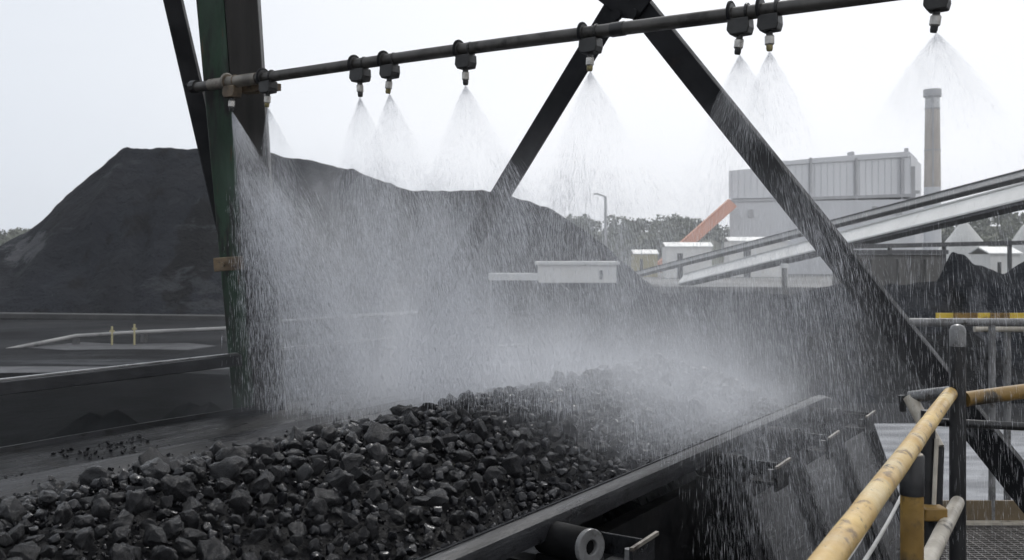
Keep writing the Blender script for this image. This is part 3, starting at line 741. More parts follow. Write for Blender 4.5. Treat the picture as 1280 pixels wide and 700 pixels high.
# web side (green, faces left) and flange side (dark, faces the viewer's right)
col_prism([245, 280, 282, 250], [291, 318, 319, 294], 0, 506, [4.60, 4.52, 4.72, 4.80], 'green_side', M['green_paint'])
col_prism([280.6, 322, 326, 284], [318.6, 356, 358, 321], 0, 506, [4.50, 4.58, 4.80, 4.74], 'dark_side', M['column_dark'])
c = P(306, 506, 4.62)
MB().box((c.x + 0.02, 4.66, (GZ - 1.15) / 2), (0.3, 0.3, -1.15 - GZ)).build('base_post', M['column_dark'], col)
f1 = MB(); a, b = P(268, 331, 4.49), P(304, 328.5, 4.455); f1.beam(a, b, 0.02, 0.062, Vector((0, 1, 0)))
cl = f1.build('bolted_strap', M['rust'], col, bevel=0.004)
for px in (279, 291, 296):
    p = P(px, 330.5, 4.465); MB().tube([p + Vector((0, 0.0, 0)), p + Vector((0, -0.022, 0))], [0.011, 0.010], 6).build('bolt', M['rust'], cl)

br = thing('diagonal_brace', (P(265, 236, 4.75).x, 4.75, P(265, 236, 4.75).z), 'slim black diagonal brace leaning into the green column from the left', 'brace')
d_ = (P(217, 0, 4.86) - P(272, 236, 4.86)).normalized()
MB().beam(P(272, 236, 4.86) - d_ * 0.35, P(217, 0, 4.86) + d_ * 0.6, 0.082, 0.05, Vector((1, 0, 0))).build('angle_bar', M['frame_steel'], br, bevel=0.003)
MB().beam(P(261.5, 236, 4.89) - d_ * 0.35, P(206.5, 0, 4.89) + d_ * 0.6, 0.008, 0.05, Vector((1, 0, 0))).build('angle_flange', M['frame_steel'], br)

# A-frame over the belt
sA = 4.45
def on_s(px, py, s_):
    return P(px, py, s_ / (0.547 * (px - 640) / F + 0.837))
lt, lf = on_s(774, 0, sA), on_s(640, 220, sA)
rt, rf = on_s(791, 0, sA), on_s(1280, 612, sA)
apex = (lt + rt) / 2 + UP * 0.02
lf = lf + (lf - lt) * ((lf.z + 0.72) / (lt.z - lf.z))
fr = thing('steel_frame', (apex.x, apex.y, -1.5), 'black A shaped steel frame straddling the belt behind the spray pipe', 'frame')
dl = (lt - lf).normalized(); dr = (rt - rf).normalized()
def angle_leg(a, b, name, flip):
    n = Vector((0, 0, 0)); d = (b - a).normalized(); inpl = d.cross(BS).normalized()
    m_ = MB(); m_.beam(a, b, 0.118, 0.016, inpl)
    m_.beam(a + inpl * 0.051 * flip + BS * 0.039, b + inpl * 0.051 * flip + BS * 0.039, 0.016, 0.062, inpl)
    return m_.build(name, M['frame_steel'], fr, bevel=0.003)
angle_leg(lf - dl * 0.9, lt + dl * 0.25, 'leg', 1)
angle_leg(rf - dr * 0.80, rt + dr * 0.25, 'leg', -1)
MB().prism([apex + BQ * -0.20 + UP * 0.20 - BS * 0.016, apex + BQ * 0.20 + UP * 0.20 - BS * 0.016, apex + BQ * 0.17 + UP * -0.02 - BS * 0.016, apex + BQ * 0.07 + UP * -0.13 - BS * 0.016, apex + BQ * -0.02 + UP * -0.11 - BS * 0.016, apex + BQ * -0.15 + UP * 0.0 - BS * 0.016], -BS * 0.012).build('gusset', M['frame_steel'], fr, bevel=0.003)
for qq, zz in ((-0.03, -0.10), (0.06, -0.105), (0.02, 0.02)):
    p = apex + BQ * qq + UP * zz - BS * 0.028; MB().tube([p, p - BS * 0.03], 0.026, 10).build('bolt', M['frame_steel'], fr, smooth=True)

# spray pipe with its nozzles
SP, ZP, RP = 2.99, 0.742, 0.0225
pipe = thing('spray_pipe', B(-2.0, SP, ZP), 'grimy spray bar pipe fixed across the belt with nozzles hanging below', 'pipe')
pts = [B(q, SP, ZP + 0.004 * math.sin(q * 2.1)) for q in np.linspace(-3.66, 0.6, 24)]
MB().tube(pts, RP, 18).build('pipe_run', M['pipe'], pipe, smooth=True)
def ql(px):
    r = (px - 640) / F; return (2.503 * r - 1.636) / (0.837 + 0.547 * r)
MB().tube([B(ql(263), SP, ZP - 0.002), B(ql(322), SP, ZP - 0.001)], RP + 0.0035, 18).build('sleeve', M['pipe_pale'], pipe, smooth=True)
MB().tube([B(ql(735 + 30), SP, ZP), B(ql(781), SP, ZP)], RP + 0.002, 18).build('rubber_band', M['black_plastic'], pipe, smooth=True)
MB().tube([B(-3.69, SP, ZP), B(-3.655, SP, ZP)], RP + 0.006, 10).build('end_cap', M['black_plastic'], pipe)
MB().tube([B(-3.73, SP, ZP + 0.012), B(-3.60, SP, ZP + 0.012)], 0.008, 8).build('lug', M['black_steel'], pipe)
MB().beam(B(ql(290), SP + 0.07, ZP - 0.03), B(ql(330), SP + 0.07, ZP - 0.03), 0.06, 0.03, BS).build('bracket', M['rust'], pipe)

def make_nozzle(qn, rusty=False, tilt=0.0, seed=0):
    r_ = random.Random(seed)
    k = r_.uniform(0.92, 1.08)
    c = B(qn, SP, ZP)
    # body: saddle wrapped round the pipe, tapering block under it
    bm = MB()
    a_ = [(-0.030, -0.020), (0.034, -0.020), (0.036, -0.050), (0.030, -0.070), (-0.022, -0.072), (-0.034, -0.055)]
    bm.prism([c + BQ * (x * k) + UP * z + BS * 0.026 for x, z in a_], -BS * 0.052)
    bm.tube([c - BQ * 0.034, c - BQ * 0.022], 0.034, 16); bm.tube([c + BQ * 0.020, c + BQ * 0.030], 0.028, 16)
    o = bm.build('nozzle', M['rust'] if rusty else M['black_plastic'], pipe, bevel=0.004)
    # strap
    ub = [c - BQ * 0.028 + UP * (0.036 * math.cos(t_)) + BS * (0.036 * math.sin(t_)) for t_ in np.linspace(-2.2, 2.2, 14)]
    MB().tube(ub, 0.0055, 6).build('strap', M['frame_steel'] if not rusty else M['pipe_pale'], o, smooth=True)
    tl = BQ * tilt
    p0 = c + UP * -0.068; p1 = p0 + UP * -0.014 + tl * 0.002
    MB().tube([p0, p1], 0.0105, 12).build('neck', M['black_plastic'], o, smooth=True)
    p2 = p1 + UP * -0.030 + tl * 0.006
    MB().tube([p1, p1.lerp(p2, 0.12), p1.lerp(p2, 0.88), p2], [0.0125, 0.0150, 0.0150, 0.0125], 6).build('hex_fitting', M['nickel'], o)
    p3 = p2 + UP * -0.018 + tl * 0.004
    MB().tube([p2, p2.lerp(p3, 0.6), p3], [0.0105, 0.0105, 0.0085], 12).build('tip', M['brass'] if seed % 2 else M['black_plastic'], o, smooth=True)
    return p3
NPX = [290, 335, 450, 487, 582, 738, 925, 962, 1171]
TIPS = []
for i, px in enumerate(NPX):
    TIPS.append((ql(px), make_nozzle(ql(px), rusty=(i == 0), tilt=random.uniform(-0.8, 0.8), seed=i)))

# ================================================================== WALKWAY AND HANDRAILS
WZ = -1.52
wk = thing('walkway', (2.4, 4.4, WZ), 'steel grating walkway with a brown toe board', 'walkway')
def lattice():
    bm = MB(); edge = [(0.75, 1.9), (1.36, 2.95), (2.35, 5.52)]
    def xl(y): return float(np.interp(y, [e[1] for e in edge], [e[0] for e in edge]))
    y = 1.9
    while y < 5.52:
        bm.box(((xl(y) + 4.6) / 2, y, WZ - 0.012), (4.6 - xl(y), 0.005, 0.024)); y += 0.034
    x = 0.9
    while x < 4.6:
        ys = [yy for yy in np.linspace(1.9, 5.52, 40) if xl(yy) < x]
        if ys: bm.box((x, (1.9 + max(ys)) / 2, WZ - 0.008), (0.005, max(ys) - 1.9, 0.012))
        x += 0.05
    return bm
lattice().build('grating', M['grating'], wk)
MB().beam((2.30, 5.56, WZ + 0.062), (4.7, 5.56, WZ + 0.062), 0.012, 0.125, Vector((0, 1, 0))).build('toe_board', M['toe'], wk, bevel=0.003)
MB().beam((2.30, 5.53, WZ + 0.004), (4.7, 5.53, WZ + 0.004), 0.05, 0.02, Vector((0, 1, 0))).build('edge_angle', M['pale_tube'], wk)
MB().beam((2.30, 5.62, WZ - 0.13), (4.7, 5.62, WZ - 0.13), 0.08, 0.2, Vector((0, 1, 0))).build('edge_beam', M['frame_steel'], wk)
MB().beam((0.72, 1.9, WZ - 0.11), (2.31, 5.5, WZ - 0.11), 0.06, 0.16).build('edge_beam', M['frame_steel'], wk)
for x, y in ((2.4, 5.6), (4.4, 5.6), (4.4, 2.2), (1.2, 2.4)):
    MB().box((x, y, (GZ + WZ - 0.22) / 2), (0.14, 0.14, WZ - 0.22 - GZ)).build('support_leg', M['frame_steel'], wk)

def wob_tube(a, b, r, n=16, k=12, amp=0.0015):
    """painted tube with slight dents"""
    a, b = Vector(a), Vector(b); pts = []; rs = []
    for i in range(k + 1):
        p = a.lerp(b, i / k); pts.append(p + Vector((noise.noise(p * 5) * amp, 0, noise.noise(p * 5 + Vector((3, 3, 3))) * amp))); rs.append(r * (1 + 0.03 * noise.noise(p * 9)))
    return MB().tube(pts, rs, n)

# near handrail (yellow, runs towards the viewer from the black post)
HA, HB = P(1188, 492, 2.95), P(1035, 700, 1.35)
hd = (HB - HA).normalized()
nr = thing('handrail', (HA.x, HA.y, WZ), 'thick worn yellow handrail running towards the viewer with a capped ochre stub post', 'handrail')
wob_tube(HA, HB + hd * 0.9, 0.0203, 20, 24).build('top_rail', M['yellow'], nr, smooth=True)
MA, MBp = P(1197, 628, 2.93), P(1160, 700, 2.28)
wob_tube(MA, MA + (MBp - MA) * 2.4, 0.020, 14).build('mid_rail', M['pale_tube'], nr, smooth=True)
sp_ = P(1140, 568, 2.10)
ps = MB().tube([(sp_.x, sp_.y, WZ), (sp_.x, sp_.y, sp_.z - 0.085)], 0.0235, 20).build('post', M['ochre'], nr, smooth=True)
MB().tube([(sp_.x, sp_.y, sp_.z - 0.085), (sp_.x, sp_.y, sp_.z - 0.003), (sp_.x, sp_.y, sp_.z)], [0.0250, 0.0250, 0.0230], 24).build('post_cap', M['black_tube'], ps, smooth=True)
MB().ring((sp_.x, sp_.y, sp_.z - 0.0005), UP * 1.0 + Vector((1e-4, 0, 0)), 0.006, 0.0215, 0.002, 24).build('cap_disc', M['pale_tube'], ps)
# saddle weld between rail and stub post
w0 = HA.lerp(HB, (2.95 - 2.10) / 1.6); MB().tube([w0, Vector((sp_.x, sp_.y, w0.z - 0.006))], 0.016, 12).build('weld_stub', M['yellow'], nr, smooth=True)
p2_ = P(1160, 545, 2.72); MB().tube([(p2_.x, p2_.y, WZ), (p2_.x, p2_.y, p2_.z + 0.07)], 0.019, 14).build('rear_post', M['black_tube'], nr, smooth=True)
MB().tube([P(1171, 548, 2.70), P(1167, 640, 2.68)], 0.006, 8).build('edge_strip', M['pale_tube'], nr)
MB().box(P(1166, 641, 2.66), (0.06, 0.05, 0.035)).build('clip', M['ochre'], nr, bevel=0.004)
# black standing post
bp = thing('black_post', (P(1197, 600, 2.97).x, 2.97, WZ), 'black tubular post with a worn grey rounded top in the handrail corner', 'post')
b0 = P(1197, 405, 2.97); x0, y0 = b0.x, b0.y
MB().tube([(x0, y0, WZ), (x0, y0, b0.z - 0.066)], 0.0235, 20).build('tube', M['black_tube'], bp, smooth=True)
MB().tube([(x0, y0, b0.z - 0.066), (x0, y0, b0.z - 0.018), (x0, y0, b0.z - 0.006), (x0, y0, b0.z)], [0.0236, 0.0236, 0.018, 0.006], 20).build('worn_top', M['grey_tube'], bp, smooth=True)
# corner loop behind
lo = thing('corner_rail', (P(1135, 497, 3.25).x, 3.25, WZ), 'short bent tube rail with a pale bare elbow behind the near handrail end', 'handrail')
e0, e1 = P(1192, 489.5, 3.12), P(1137, 496, 3.22)
wob_tube(e0, e1, 0.019, 14).build('top_rail', M['grey_tube'], lo, smooth=True)
wob_tube(e1, P(1172, 560, 3.12), 0.022, 16).build('elbow', M['pale_tube'], lo, smooth=True)
MB().tube([P(1127, 494, 3.26), P(1129, 514, 3.26)], 0.011, 8).build('latch', M['black_tube'], lo)
MB().tube([P(1172, 558, 3.12), (P(1160, 700, 3.1).x, 3.1, WZ)], 0.02, 14).build('post', M['black_tube'], lo, smooth=True)
# transverse rail to the right
tr = thing('handrail', (P(1280, 500, 3.05).x, 3.05, WZ), 'ochre yellow cross rail with a dark mid rail right of the black post', 'handrail')
wob_tube(P(1206, 499, 2.98), P(1420, 470, 3.25), 0.0225, 18).build('top_rail', M['ochre'], tr, smooth=True)
wob_tube(P(1160, 527, 3.0), P(1420, 540, 3.0), 0.0125, 12).build('mid_rail', M['black_tube'], tr, smooth=True)
MB().tube([P(1420, 470, 3.25), (P(1420, 470, 3.25).x, 3.25, WZ)], 0.0225, 14).build('post', M['ochre'], tr, smooth=True)
# far rail of the platform
fr2 = thing('handrail', (2.7, 5.57, WZ), 'wet grey far handrail on the toe board edge of the walkway', 'handrail')
wob_tube((P(1122, 403, 5.57)), (4.6, 5.57, P(0, 403, 5.57).z), 0.0235, 16).build('top_rail', M['grey_tube'], fr2, smooth=True)
for x in (P(1240, 500, 5.57).x, 4.4):
    MB().tube([(x, 5.57, WZ), (x, 5.57, P(0, 403, 5.57).z)], 0.019, 14).build('post', M['grey_tube'], fr2, smooth=True)
ky = thing('handrail', (3.4, 6.5, WZ), 'yellow banded rail with a tan hose pipe beyond the grey far handrail', 'handrail')
zy = P(0, 395.5, 6.5).z
MB().beam((P(1170, 395, 6.5).x, 6.5, zy), (5.4, 6.5, zy), 0.012, 0.045, Vector((0, 1, 0))).build('flat_bar', M['bright_yellow'], ky)
for a_, b_ in ((1192, 1222), (1238, 1262)):
    MB().beam((P(a_, 395, 6.49).x, 6.49, zy), (P(b_, 395, 6.49).x, 6.49, zy), 0.006, 0.047, Vector((0, 1, 0))).build('worn_patch', M['ochre'], ky)
wob_tube(P(1218, 411, 6.45), (5.4, 6.45, P(0, 410, 6.45).z), 0.022, 12).build('hose_pipe', M['pale_tube'], ky, smooth=True)
for x in (P(1262, 400, 6.5).x, 5.3):
    MB().tube([(x, 6.53, GZ), (x, 6.53, zy + 0.02)], 0.022, 12).build('post', M['grey_tube'], ky, smooth=True)
# slack cables
for a_, b_, sag, lab in (((1128, 612, 2.5), (1072, 704, 1.75), 0.02, 'pale slack cable under the yellow handrail, the one nearer the walkway'), ((1098, 628, 2.6), (1040, 712, 1.9), 0.03, 'thinner pale cable under the yellow handrail, the one nearer the conveyor')):
    a, b = P(*a_), P(*b_); a = a + (a - b) * 0.25; b = b + (b - a) * 0.3
    pts = [a.lerp(b, k / 14) - UP * (sag * 4 * (k / 14) * (1 - k / 14)) for k in range(15)]
    tag(MB().tube(pts, 0.0042 if sag < 0.025 else 0.0022, 8).build('cable', M['cable'], smooth=True), lab, 'cable')

# ================================================================== COAL ON THE BELT
QC, QW = -2.235, 0.655
def coal_h(q, s):
    u = (q - QC) / QW
    h = -0.812 - 0.022 * max(0.0, -u) + 0.205 * max(0.0, 1 - abs(u) ** (1.25 if u < 0 else 1.55)) + 0.018 * noise.noise(Vector((q * 2.6, s * 2.0, 0))) + drop(s)
    return h
# fines under the lumps
V, fs = [], []; nq, ns = 60, 230
for j in range(ns + 1):
    s = 0.5 + 6.3 * j / ns
    for i in range(nq + 1):
        q = QC - QW - 0.03 + (2 * QW + 0.06) * i / nq
        z = coal_h(q, s) - 0.022 + 0.014 * noise.noise(Vector((q * 22, s * 22, 5))) + 0.008 * noise.noise(Vector((q * 55, s * 55, 9)))
        V.append(B(q, s, z))
for j in range(ns):
    for i in range(nq):
        a = j * (nq + 1) + i; fs.append((a, a + 1, a + nq + 2, a + nq + 1))
bm = MB(); bm.add(V, fs); o = bm.build('coal_fines', M['coal_fines'], smooth=False); o.data.shade_smooth()
tag(o, 'wet black coal fines filling the gaps between the lumps on the belt', 'coal', kind='stuff')

def rock_mesh(seed, npts, bev, segs, sub, disp):
    r = random.Random(seed); bm = bmesh.new()
    sx, sy, sz = r.uniform(0.85, 1.25), r.uniform(0.75, 1.05), r.uniform(0.62, 0.9)
    for _ in range(npts):
        v = Vector((r.gauss(0, 1), r.gauss(0, 1), r.gauss(0, 1))).normalized() * r.uniform(0.86, 1.06)
        bm.verts.new((v.x * sx, v.y * sy, v.z * sz))
    res = bmesh.ops.convex_hull(bm, input=bm.verts[:])
    bmesh.ops.delete(bm, geom=[g_ for g_ in res['geom_interior'] if isinstance(g_, bmesh.types.BMVert)], context='VERTS')
    bmesh.ops.dissolve_limit(bm, angle_limit=R(14), verts=bm.verts[:], edges=bm.edges[:])
    if bev: bmesh.ops.bevel(bm, geom=bm.edges[:], offset=bev, segments=segs, profile=0.6, affect='EDGES', clamp_overlap=True)
    bmesh.ops.triangulate(bm, faces=bm.faces[:])
    if sub:
        bmesh.ops.subdivide_edges(bm, edges=[e for e in bm.edges if e.calc_length() > 0.22], cuts=sub, use_grid_fill=True)
        bmesh.ops.triangulate(bm, faces=bm.faces[:])
    if disp:
        for v in bm.verts:
            v.co += v.co.normalized() * (disp * noise.noise(v.co * 2.3 + Vector((seed, 0, 0))) + disp * 0.45 * noise.noise(v.co * 6.1 + Vector((0, seed, 0))))
    bmesh.ops.recalc_face_normals(bm, faces=bm.faces[:])
    me = bpy.data.meshes.new('coal_lump'); bm.to_mesh(me); bm.free()
    return me
hi = [rock_mesh(k, 17 + k % 14, 0.075, 2, 3, 0.14) for k in range(24)]
for me in hi:
    me.shade_smooth(); me.set_sharp_from_angle(angle=R(34)); me.materials.append(M['coal'])
def arr(me):
    v = np.empty(len(me.vertices) * 3, np.float32); me.vertices.foreach_get('co', v)
    f = np.empty(len(me.loops), np.int32); me.loops.foreach_get('vertex_index', f)
    return v.reshape(-1, 3), f.reshape(-1, 3)
mid = [arr(rock_mesh(100 + k, 15 + k % 9, 0.08, 1, 1, 0.12)) for k in range(14)]
low = [arr(rock_mesh(200 + k, 10 + k % 4, 0.10, 1, 0, 0.08)) for k in range(10)]

def rand_rot(r):
    q_ = r.normal(size=4); q_ /= np.linalg.norm(q_); w, x, y, z = q_
    return np.array([[1 - 2 * (y * y + z * z), 2 * (x * y - z * w), 2 * (x * z + y * w)], [2 * (x * y + z * w), 1 - 2 * (x * x + z * z), 2 * (y * z - x * w)], [2 * (x * z - y * w), 2 * (y * z + x * w), 1 - 2 * (x * x + y * y)]])

lumps = []   # (q, s, z, r)
cell = 0.11; grid = {}
def fits(q, s, r, k):
    ci, cj = int(q / cell), int(s / cell)
    for i in range(ci - 1, ci + 2):
        for j in range(cj - 1, cj + 2):
            for (a, b, rr) in grid.get((i, j), ()):
                if (a - q) ** 2 + (b - s) ** 2 < (k * (rr + r)) ** 2: return False
    return True
def throw(n, r0, r1, power, k, lift, spread, s_lo, s_hi, jitter):
    for _ in range(n):
        r = r0 + (r1 - r0) * rng.random() ** power
        q = QC + spread * (rng.random() * 2 - 1) * QW; s = s_lo + (s_hi - s_lo) * rng.random()
        if ((q - QC) / QW < -0.62 or (q - QC) / QW > 0.8) and r > 0.025: continue
        if not fits(q, s, r, k): continue
        grid.setdefault((int(q / cell), int(s / cell)), []).append((q, s, r))
        z = coal_h(q, s) + r * lift + r * jitter * rng.random()
        lumps.append((q, s, z, r))
# the one big lump in the middle of the load, and the few that stand out
for (q, s, r) in ((ql(0) * 0 - 2.095, 2.42, 0.054), (-2.42, 2.05, 0.050), (-2.30, 2.36, 0.046), (-2.60, 2.75, 0.046), (-2.02, 1.86, 0.043), (-2.35, 3.28, 0.050)):
    lumps.append((q, s, coal_h(q, s) + r * 0.45, r)); grid.setdefault((int(q / cell), int(s / cell)), []).append((q, s, r))
throw(650, 0.032, 0.050, 1.8, 0.9, 0.30, 0.95, 0.7, 6.6, 0.45)
throw(20000, 0.017, 0.032, 1.3, 0.80, 0.30, 1.0, 0.7, 6.6, 0.6)
n_big = len(lumps)
throw(60000, 0.005, 0.017, 1.6, 0.76, -0.02, 1.04, 0.8, 5.2, 1.4)
n_mid = len(lumps)

def project(q, s, z, r):
    p = B(q, s, z); px = 640 + F * p.x / p.y; py = HOR - F * p.z / p.y
    return px, py, r / p.y * F
order = []
for i in range(n_big):
    px, py, rp = project(*lumps[i])
    if -10 < px < 1290 and py < 712: order.append((rp, i))
order.sort(reverse=True)
single = [i for _, i in order[:298]]
sset = set(single)
LG = 'coal lumps heaped on the conveyor belt'
for n_, i in enumerate(single):
    q, s, z, r = lumps[i]
    o = bpy.data.objects.new('coal_lump', hi[(i * 7 + n_) % len(hi)])
    rr = rand_rot(rng); o.rotation_euler = Matrix(rr.tolist()).to_euler()
    o.location = B(q, s, z); o.scale = (r * rng.uniform(0.95, 1.2), r * rng.uniform(0.9, 1.1), r * rng.uniform(0.85, 1.05))
    C.objects.link(o); tag(o, 'wet black lump of coal lying in the heaped load on the belt', 'coal lump', LG)

def merged(name, idx, protos, label, m):
    Vs, Fs = [], []; off = 0
    for i in idx:
        q, s, z, r = lumps[i]; v, f = protos[i % len(protos)]
        w = (v * r * rng.uniform(0.88, 1.15, size=3)) @ rand_rot(rng).T + np.array(B(q, s, z))
        Vs.append(w); Fs.append(f + off); off += len(v)
    me = np_mesh(name, np.concatenate(Vs), np.concatenate(Fs), m, smooth=True); me.set_sharp_from_angle(angle=R(34))
    o = bpy.data.objects.new(name, me); C.objects.link(o); return tag(o, label, 'coal', kind='stuff')
merged('coal_load', [i for i in range(n_big) if i not in sset], mid, 'mass of smaller and farther wet coal lumps carried on the belt', M['coal'])
# pebbles of coal, and crumbs on the deck plate
peb = list(range(n_big, n_mid))
n0 = len(lumps)
for _ in range(1500):
    s = rng.uniform(1.0, 4.6); q = -3.36 + 0.34 * rng.random() ** 1.3
    if noise.noise(Vector((q * 6, s * 2.4, 3))) < 0.05: continue
    r = 0.003 + 0.008 * rng.random() ** 3; zz = -0.715 - (q + 3.425) * 0.215
    lumps.append((q, s, zz + r * 0.3, r))
for _ in range(260):
    s = rng.uniform(0.9, 4.6); q = -3.0 + 0.10 * rng.random(); r = 0.004 + 0.009 * rng.random() ** 2
    lumps.append((q, s, -0.742 - (q + 2.98) * 0.43 + r * 0.3, r))
for _ in range(160):
    s = rng.uniform(0.9, 4.9); q = -1.57 + 0.10 * rng.random(); r = 0.003 + 0.006 * rng.random() ** 2
    lumps.append((q, s, -0.765 + (q + 1.55) * 0.47 + r * 0.3, r))
merged('coal_pebbles', peb + list(range(n0, len(lumps))), low, 'small coal pebbles and crumbs scattered between the lumps and on the belt edge', M['coal_small'])

# ================================================================== WATER
TX, TY = np.array(BQ), np.array(BS)
def qsz(a): return a[:, :1] * TX + a[:, 1:2] * TY + a[:, 2:3] * np.array([0, 0, 1.0])
def threads(name, pos, vel, length, rad, label=None, cat=None, kind=None):
    """each drop is a thin spindle drawn out along its own fall"""
    n = len(pos); d = vel / np.linalg.norm(vel, axis=1)[:, None]
    a = np.cross(d, np.array([0.31, 0.87, 0.11])); a /= np.linalg.norm(a, axis=1)[:, None]; b = np.cross(d, a)
    V = np.empty((n, 5, 3)); V[:, 0] = pos - d * length[:, None] * 0.5; V[:, 4] = pos + d * length[:, None] * 0.5
    for k in range(3):
        t_ = 2 * math.pi * k / 3; V[:, 1 + k] = pos + d * length[:, None] * 0.12 + (a * math.cos(t_) + b * math.sin(t_)) * rad[:, None]
    f = np.array([(0, 2, 1), (0, 3, 2), (0, 1, 3), (4, 1, 2), (4, 2, 3), (4, 3, 1)])
    Fc = (f[None] + (np.arange(n) * 5)[:, None, None]).reshape(-1, 3)
    c = V.reshape(-1, 3).mean(axis=0)
    o = bpy.data.objects.new(name, np_mesh(name, V.reshape(-1, 3) - c, Fc, M['water'], smooth=True)); o.location = c; C.objects.link(o)
    return tag(o, label, cat, None, kind)

def fly(qn, t, r, cone, v0, wind, tau=0.13, flat=0.45, lean=0.0):
    """drops leaving the nozzle at qn with age t: drag, fall and drift along the belt"""
    n = len(t)
    th = R(cone) * r.random(n) ** 0.42; ph = r.uniform(0, 2 * math.pi, n)
    sp = v0 * r.uniform(0.85, 1.1, n)
    v = np.stack([np.sin(th) * np.cos(ph) + lean, np.sin(th) * np.sin(ph) * flat + 0.10, -np.cos(th)], 1) * sp[:, None]
    term = np.stack([r.normal(0, 0.12, n), wind * r.random(n) ** 1.4, -r.uniform(2.2, 3.6, n)], 1)
    e = np.exp(-t / tau)[:, None]
    pos = term * t[:, None] + (v - term) * tau * (1 - e); vel = term + (v - term) * e
    return pos + np.array([qn, SP, 0.612]), vel

def fan_volume(qn, cone, k, parent, lean):
    """the fine spray between the drops of one fan"""
    m, nt, out = new_mat('spray_veil')
    pv = nt.nodes.new('ShaderNodeVolumePrincipled'); pv.inputs['Color'].default_value = (0.90, 0.915, 0.94, 1)
    tc = nt.nodes.new('ShaderNodeTexCoord'); sx = nt.nodes.new('ShaderNodeSeparateXYZ'); nt.links.new(tc.outputs['Object'], sx.inputs[0])
    x, y, z = (E(nt, sx.outputs[i]) for i in range(3))
    h = z * -1.0
    spread = math.tan(R(cone)); wid = (h * 1.0 + h * h * -0.75) * spread + 0.004
    rx = (x - h * lean) / wid; ry = (y - h * 0.12) / (wid * 0.5); rr = (rx * rx + ry * ry).pw(0.5)
    prof = (rr * -1.0).step(-1.0, -0.80) * (rr.step(0.3, 0.92) * 0.8 + 0.45)
    ray = E(nt, tex_noise(nt, tc.outputs['Object'], 26.0, 3, 0.6, stretch=(1.0, 1.0, 0.16))).step(0.30, 0.70) * 0.8 + 0.55
    dens = prof * ray * (h * -1.0).step(-0.33, -0.01) * h.step(0.0, 0.012) / (h * 1.0 + 0.022) * k
    nt.links.new(dens.v, pv.inputs['Density']); nt.links.new(pv.outputs[0], out.inputs['Volume'])
    bm = MB(); n = 20; vs = []
    for hh, w_ in ((0.0, 0.012), (0.18, 0.18 * spread + 0.01), (0.37, 0.29 * spread + 0.01)):
        for j in range(n):
            a = 2 * math.pi * j / n; vs.append((math.cos(a) * w_ + hh * lean, math.sin(a) * w_ * 0.56 + hh * 0.12, -hh))
    fs = [tuple(range(n)), tuple(2 * n + j for j in reversed(range(n)))]
    for l in range(2):
        for j in range(n): fs.append((l * n + j, l * n + (j + 1) % n, (l + 1) * n + (j + 1) % n, (l + 1) * n + j))
    me = bpy.data.meshes.new('veil'); me.from_pydata(vs, [], fs); me.update(); me.materials.append(m)
    b_ = bmesh.new(); b_.from_mesh(me); bmesh.ops.recalc_face_normals(b_, faces=b_.faces[:]); b_.to_mesh(me); b_.free()
    o = bpy.data.objects.new('veil', me); C.objects.link(o); o.parent = parent
    o.location = B(qn, SP, 0.612) - Vector(parent.location); o.rotation_euler = (0, 0, -math.atan2(0.547, 0.837))
    return o

flow = [1.6, 0.8, 0.9, 0.9, 1.2, 1.1, 0.55, 0.45, 0.22]
labels = ['dense white spray fan falling down the face of the green column', 'narrow spray fan just right of the column, second nozzle from it', 'faint spray fan under the left nozzle of the close pair nearest the column', 'faint spray fan under the right nozzle of the close pair nearest the column',
          'lone spray fan midway between the column and the black frame leg', 'spray fan beside the left leg of the black frame', 'spray fan under the left nozzle of the pair right of the frame apex', 'spray fan under the right nozzle of the pair right of the frame apex', 'widest spray fan above the distant chimney']
ALLP, ALLV = [], []
for i, (qn, tip) in enumerate(TIPS):
    r = np.random.default_rng(40 + i)
    n = int((7000 if i == 0 else 1700)); t = 0.003 + (0.10 if i == 0 else 0.07) * r.random(n) ** 1.5
    cone = [23, 28, 33, 35, 38, 37, 36, 33, 45][i]; lean = [0.36, 0.16, 0, 0, 0, 0, 0, 0, 0][i]
    pos, vel = fly(qn, t, r, cone, 4.6, 1.6, lean=lean)
    pos[:, 2] += 0.0
    fan = threads('water_spray', qsz(pos), qsz(vel), 0.015 + 0.035 * r.random(n), 0.00004 + 0.00006 * r.random(n) + 0.0004 * t, labels[i], 'water spray')
    fan_volume(qn, cone, [1.5, 0.60, 0.40, 0.50, 0.42, 0.44, 0.50, 0.36, 0.52][i], fan, lean)
    n = int(26000 * flow[i]); t = 0.07 + 0.43 * r.random(n)
    pos, vel = fly(qn, t, r, cone, 4.6, 2.5, lean=lean)
    ALLP.append(pos); ALLV.append(vel)
    n = int(14000 * flow[i]); t = 0.10 + 0.50 * r.random(n)
    pos, vel = fly(qn, t, r, cone + 8, 4.6, 3.2, lean=lean); ALLP.append(pos); ALLV.append(vel)
pos = np.concatenate(ALLP); vel = np.concatenate(ALLV)
keep = pos[:, 2] > -0.70 + 0.10 * (np.abs((pos[:, 0] - QC) / QW) < 0.8)
keep |= (pos[:, 0] > -1.3) & (pos[:, 2] > -1.3)
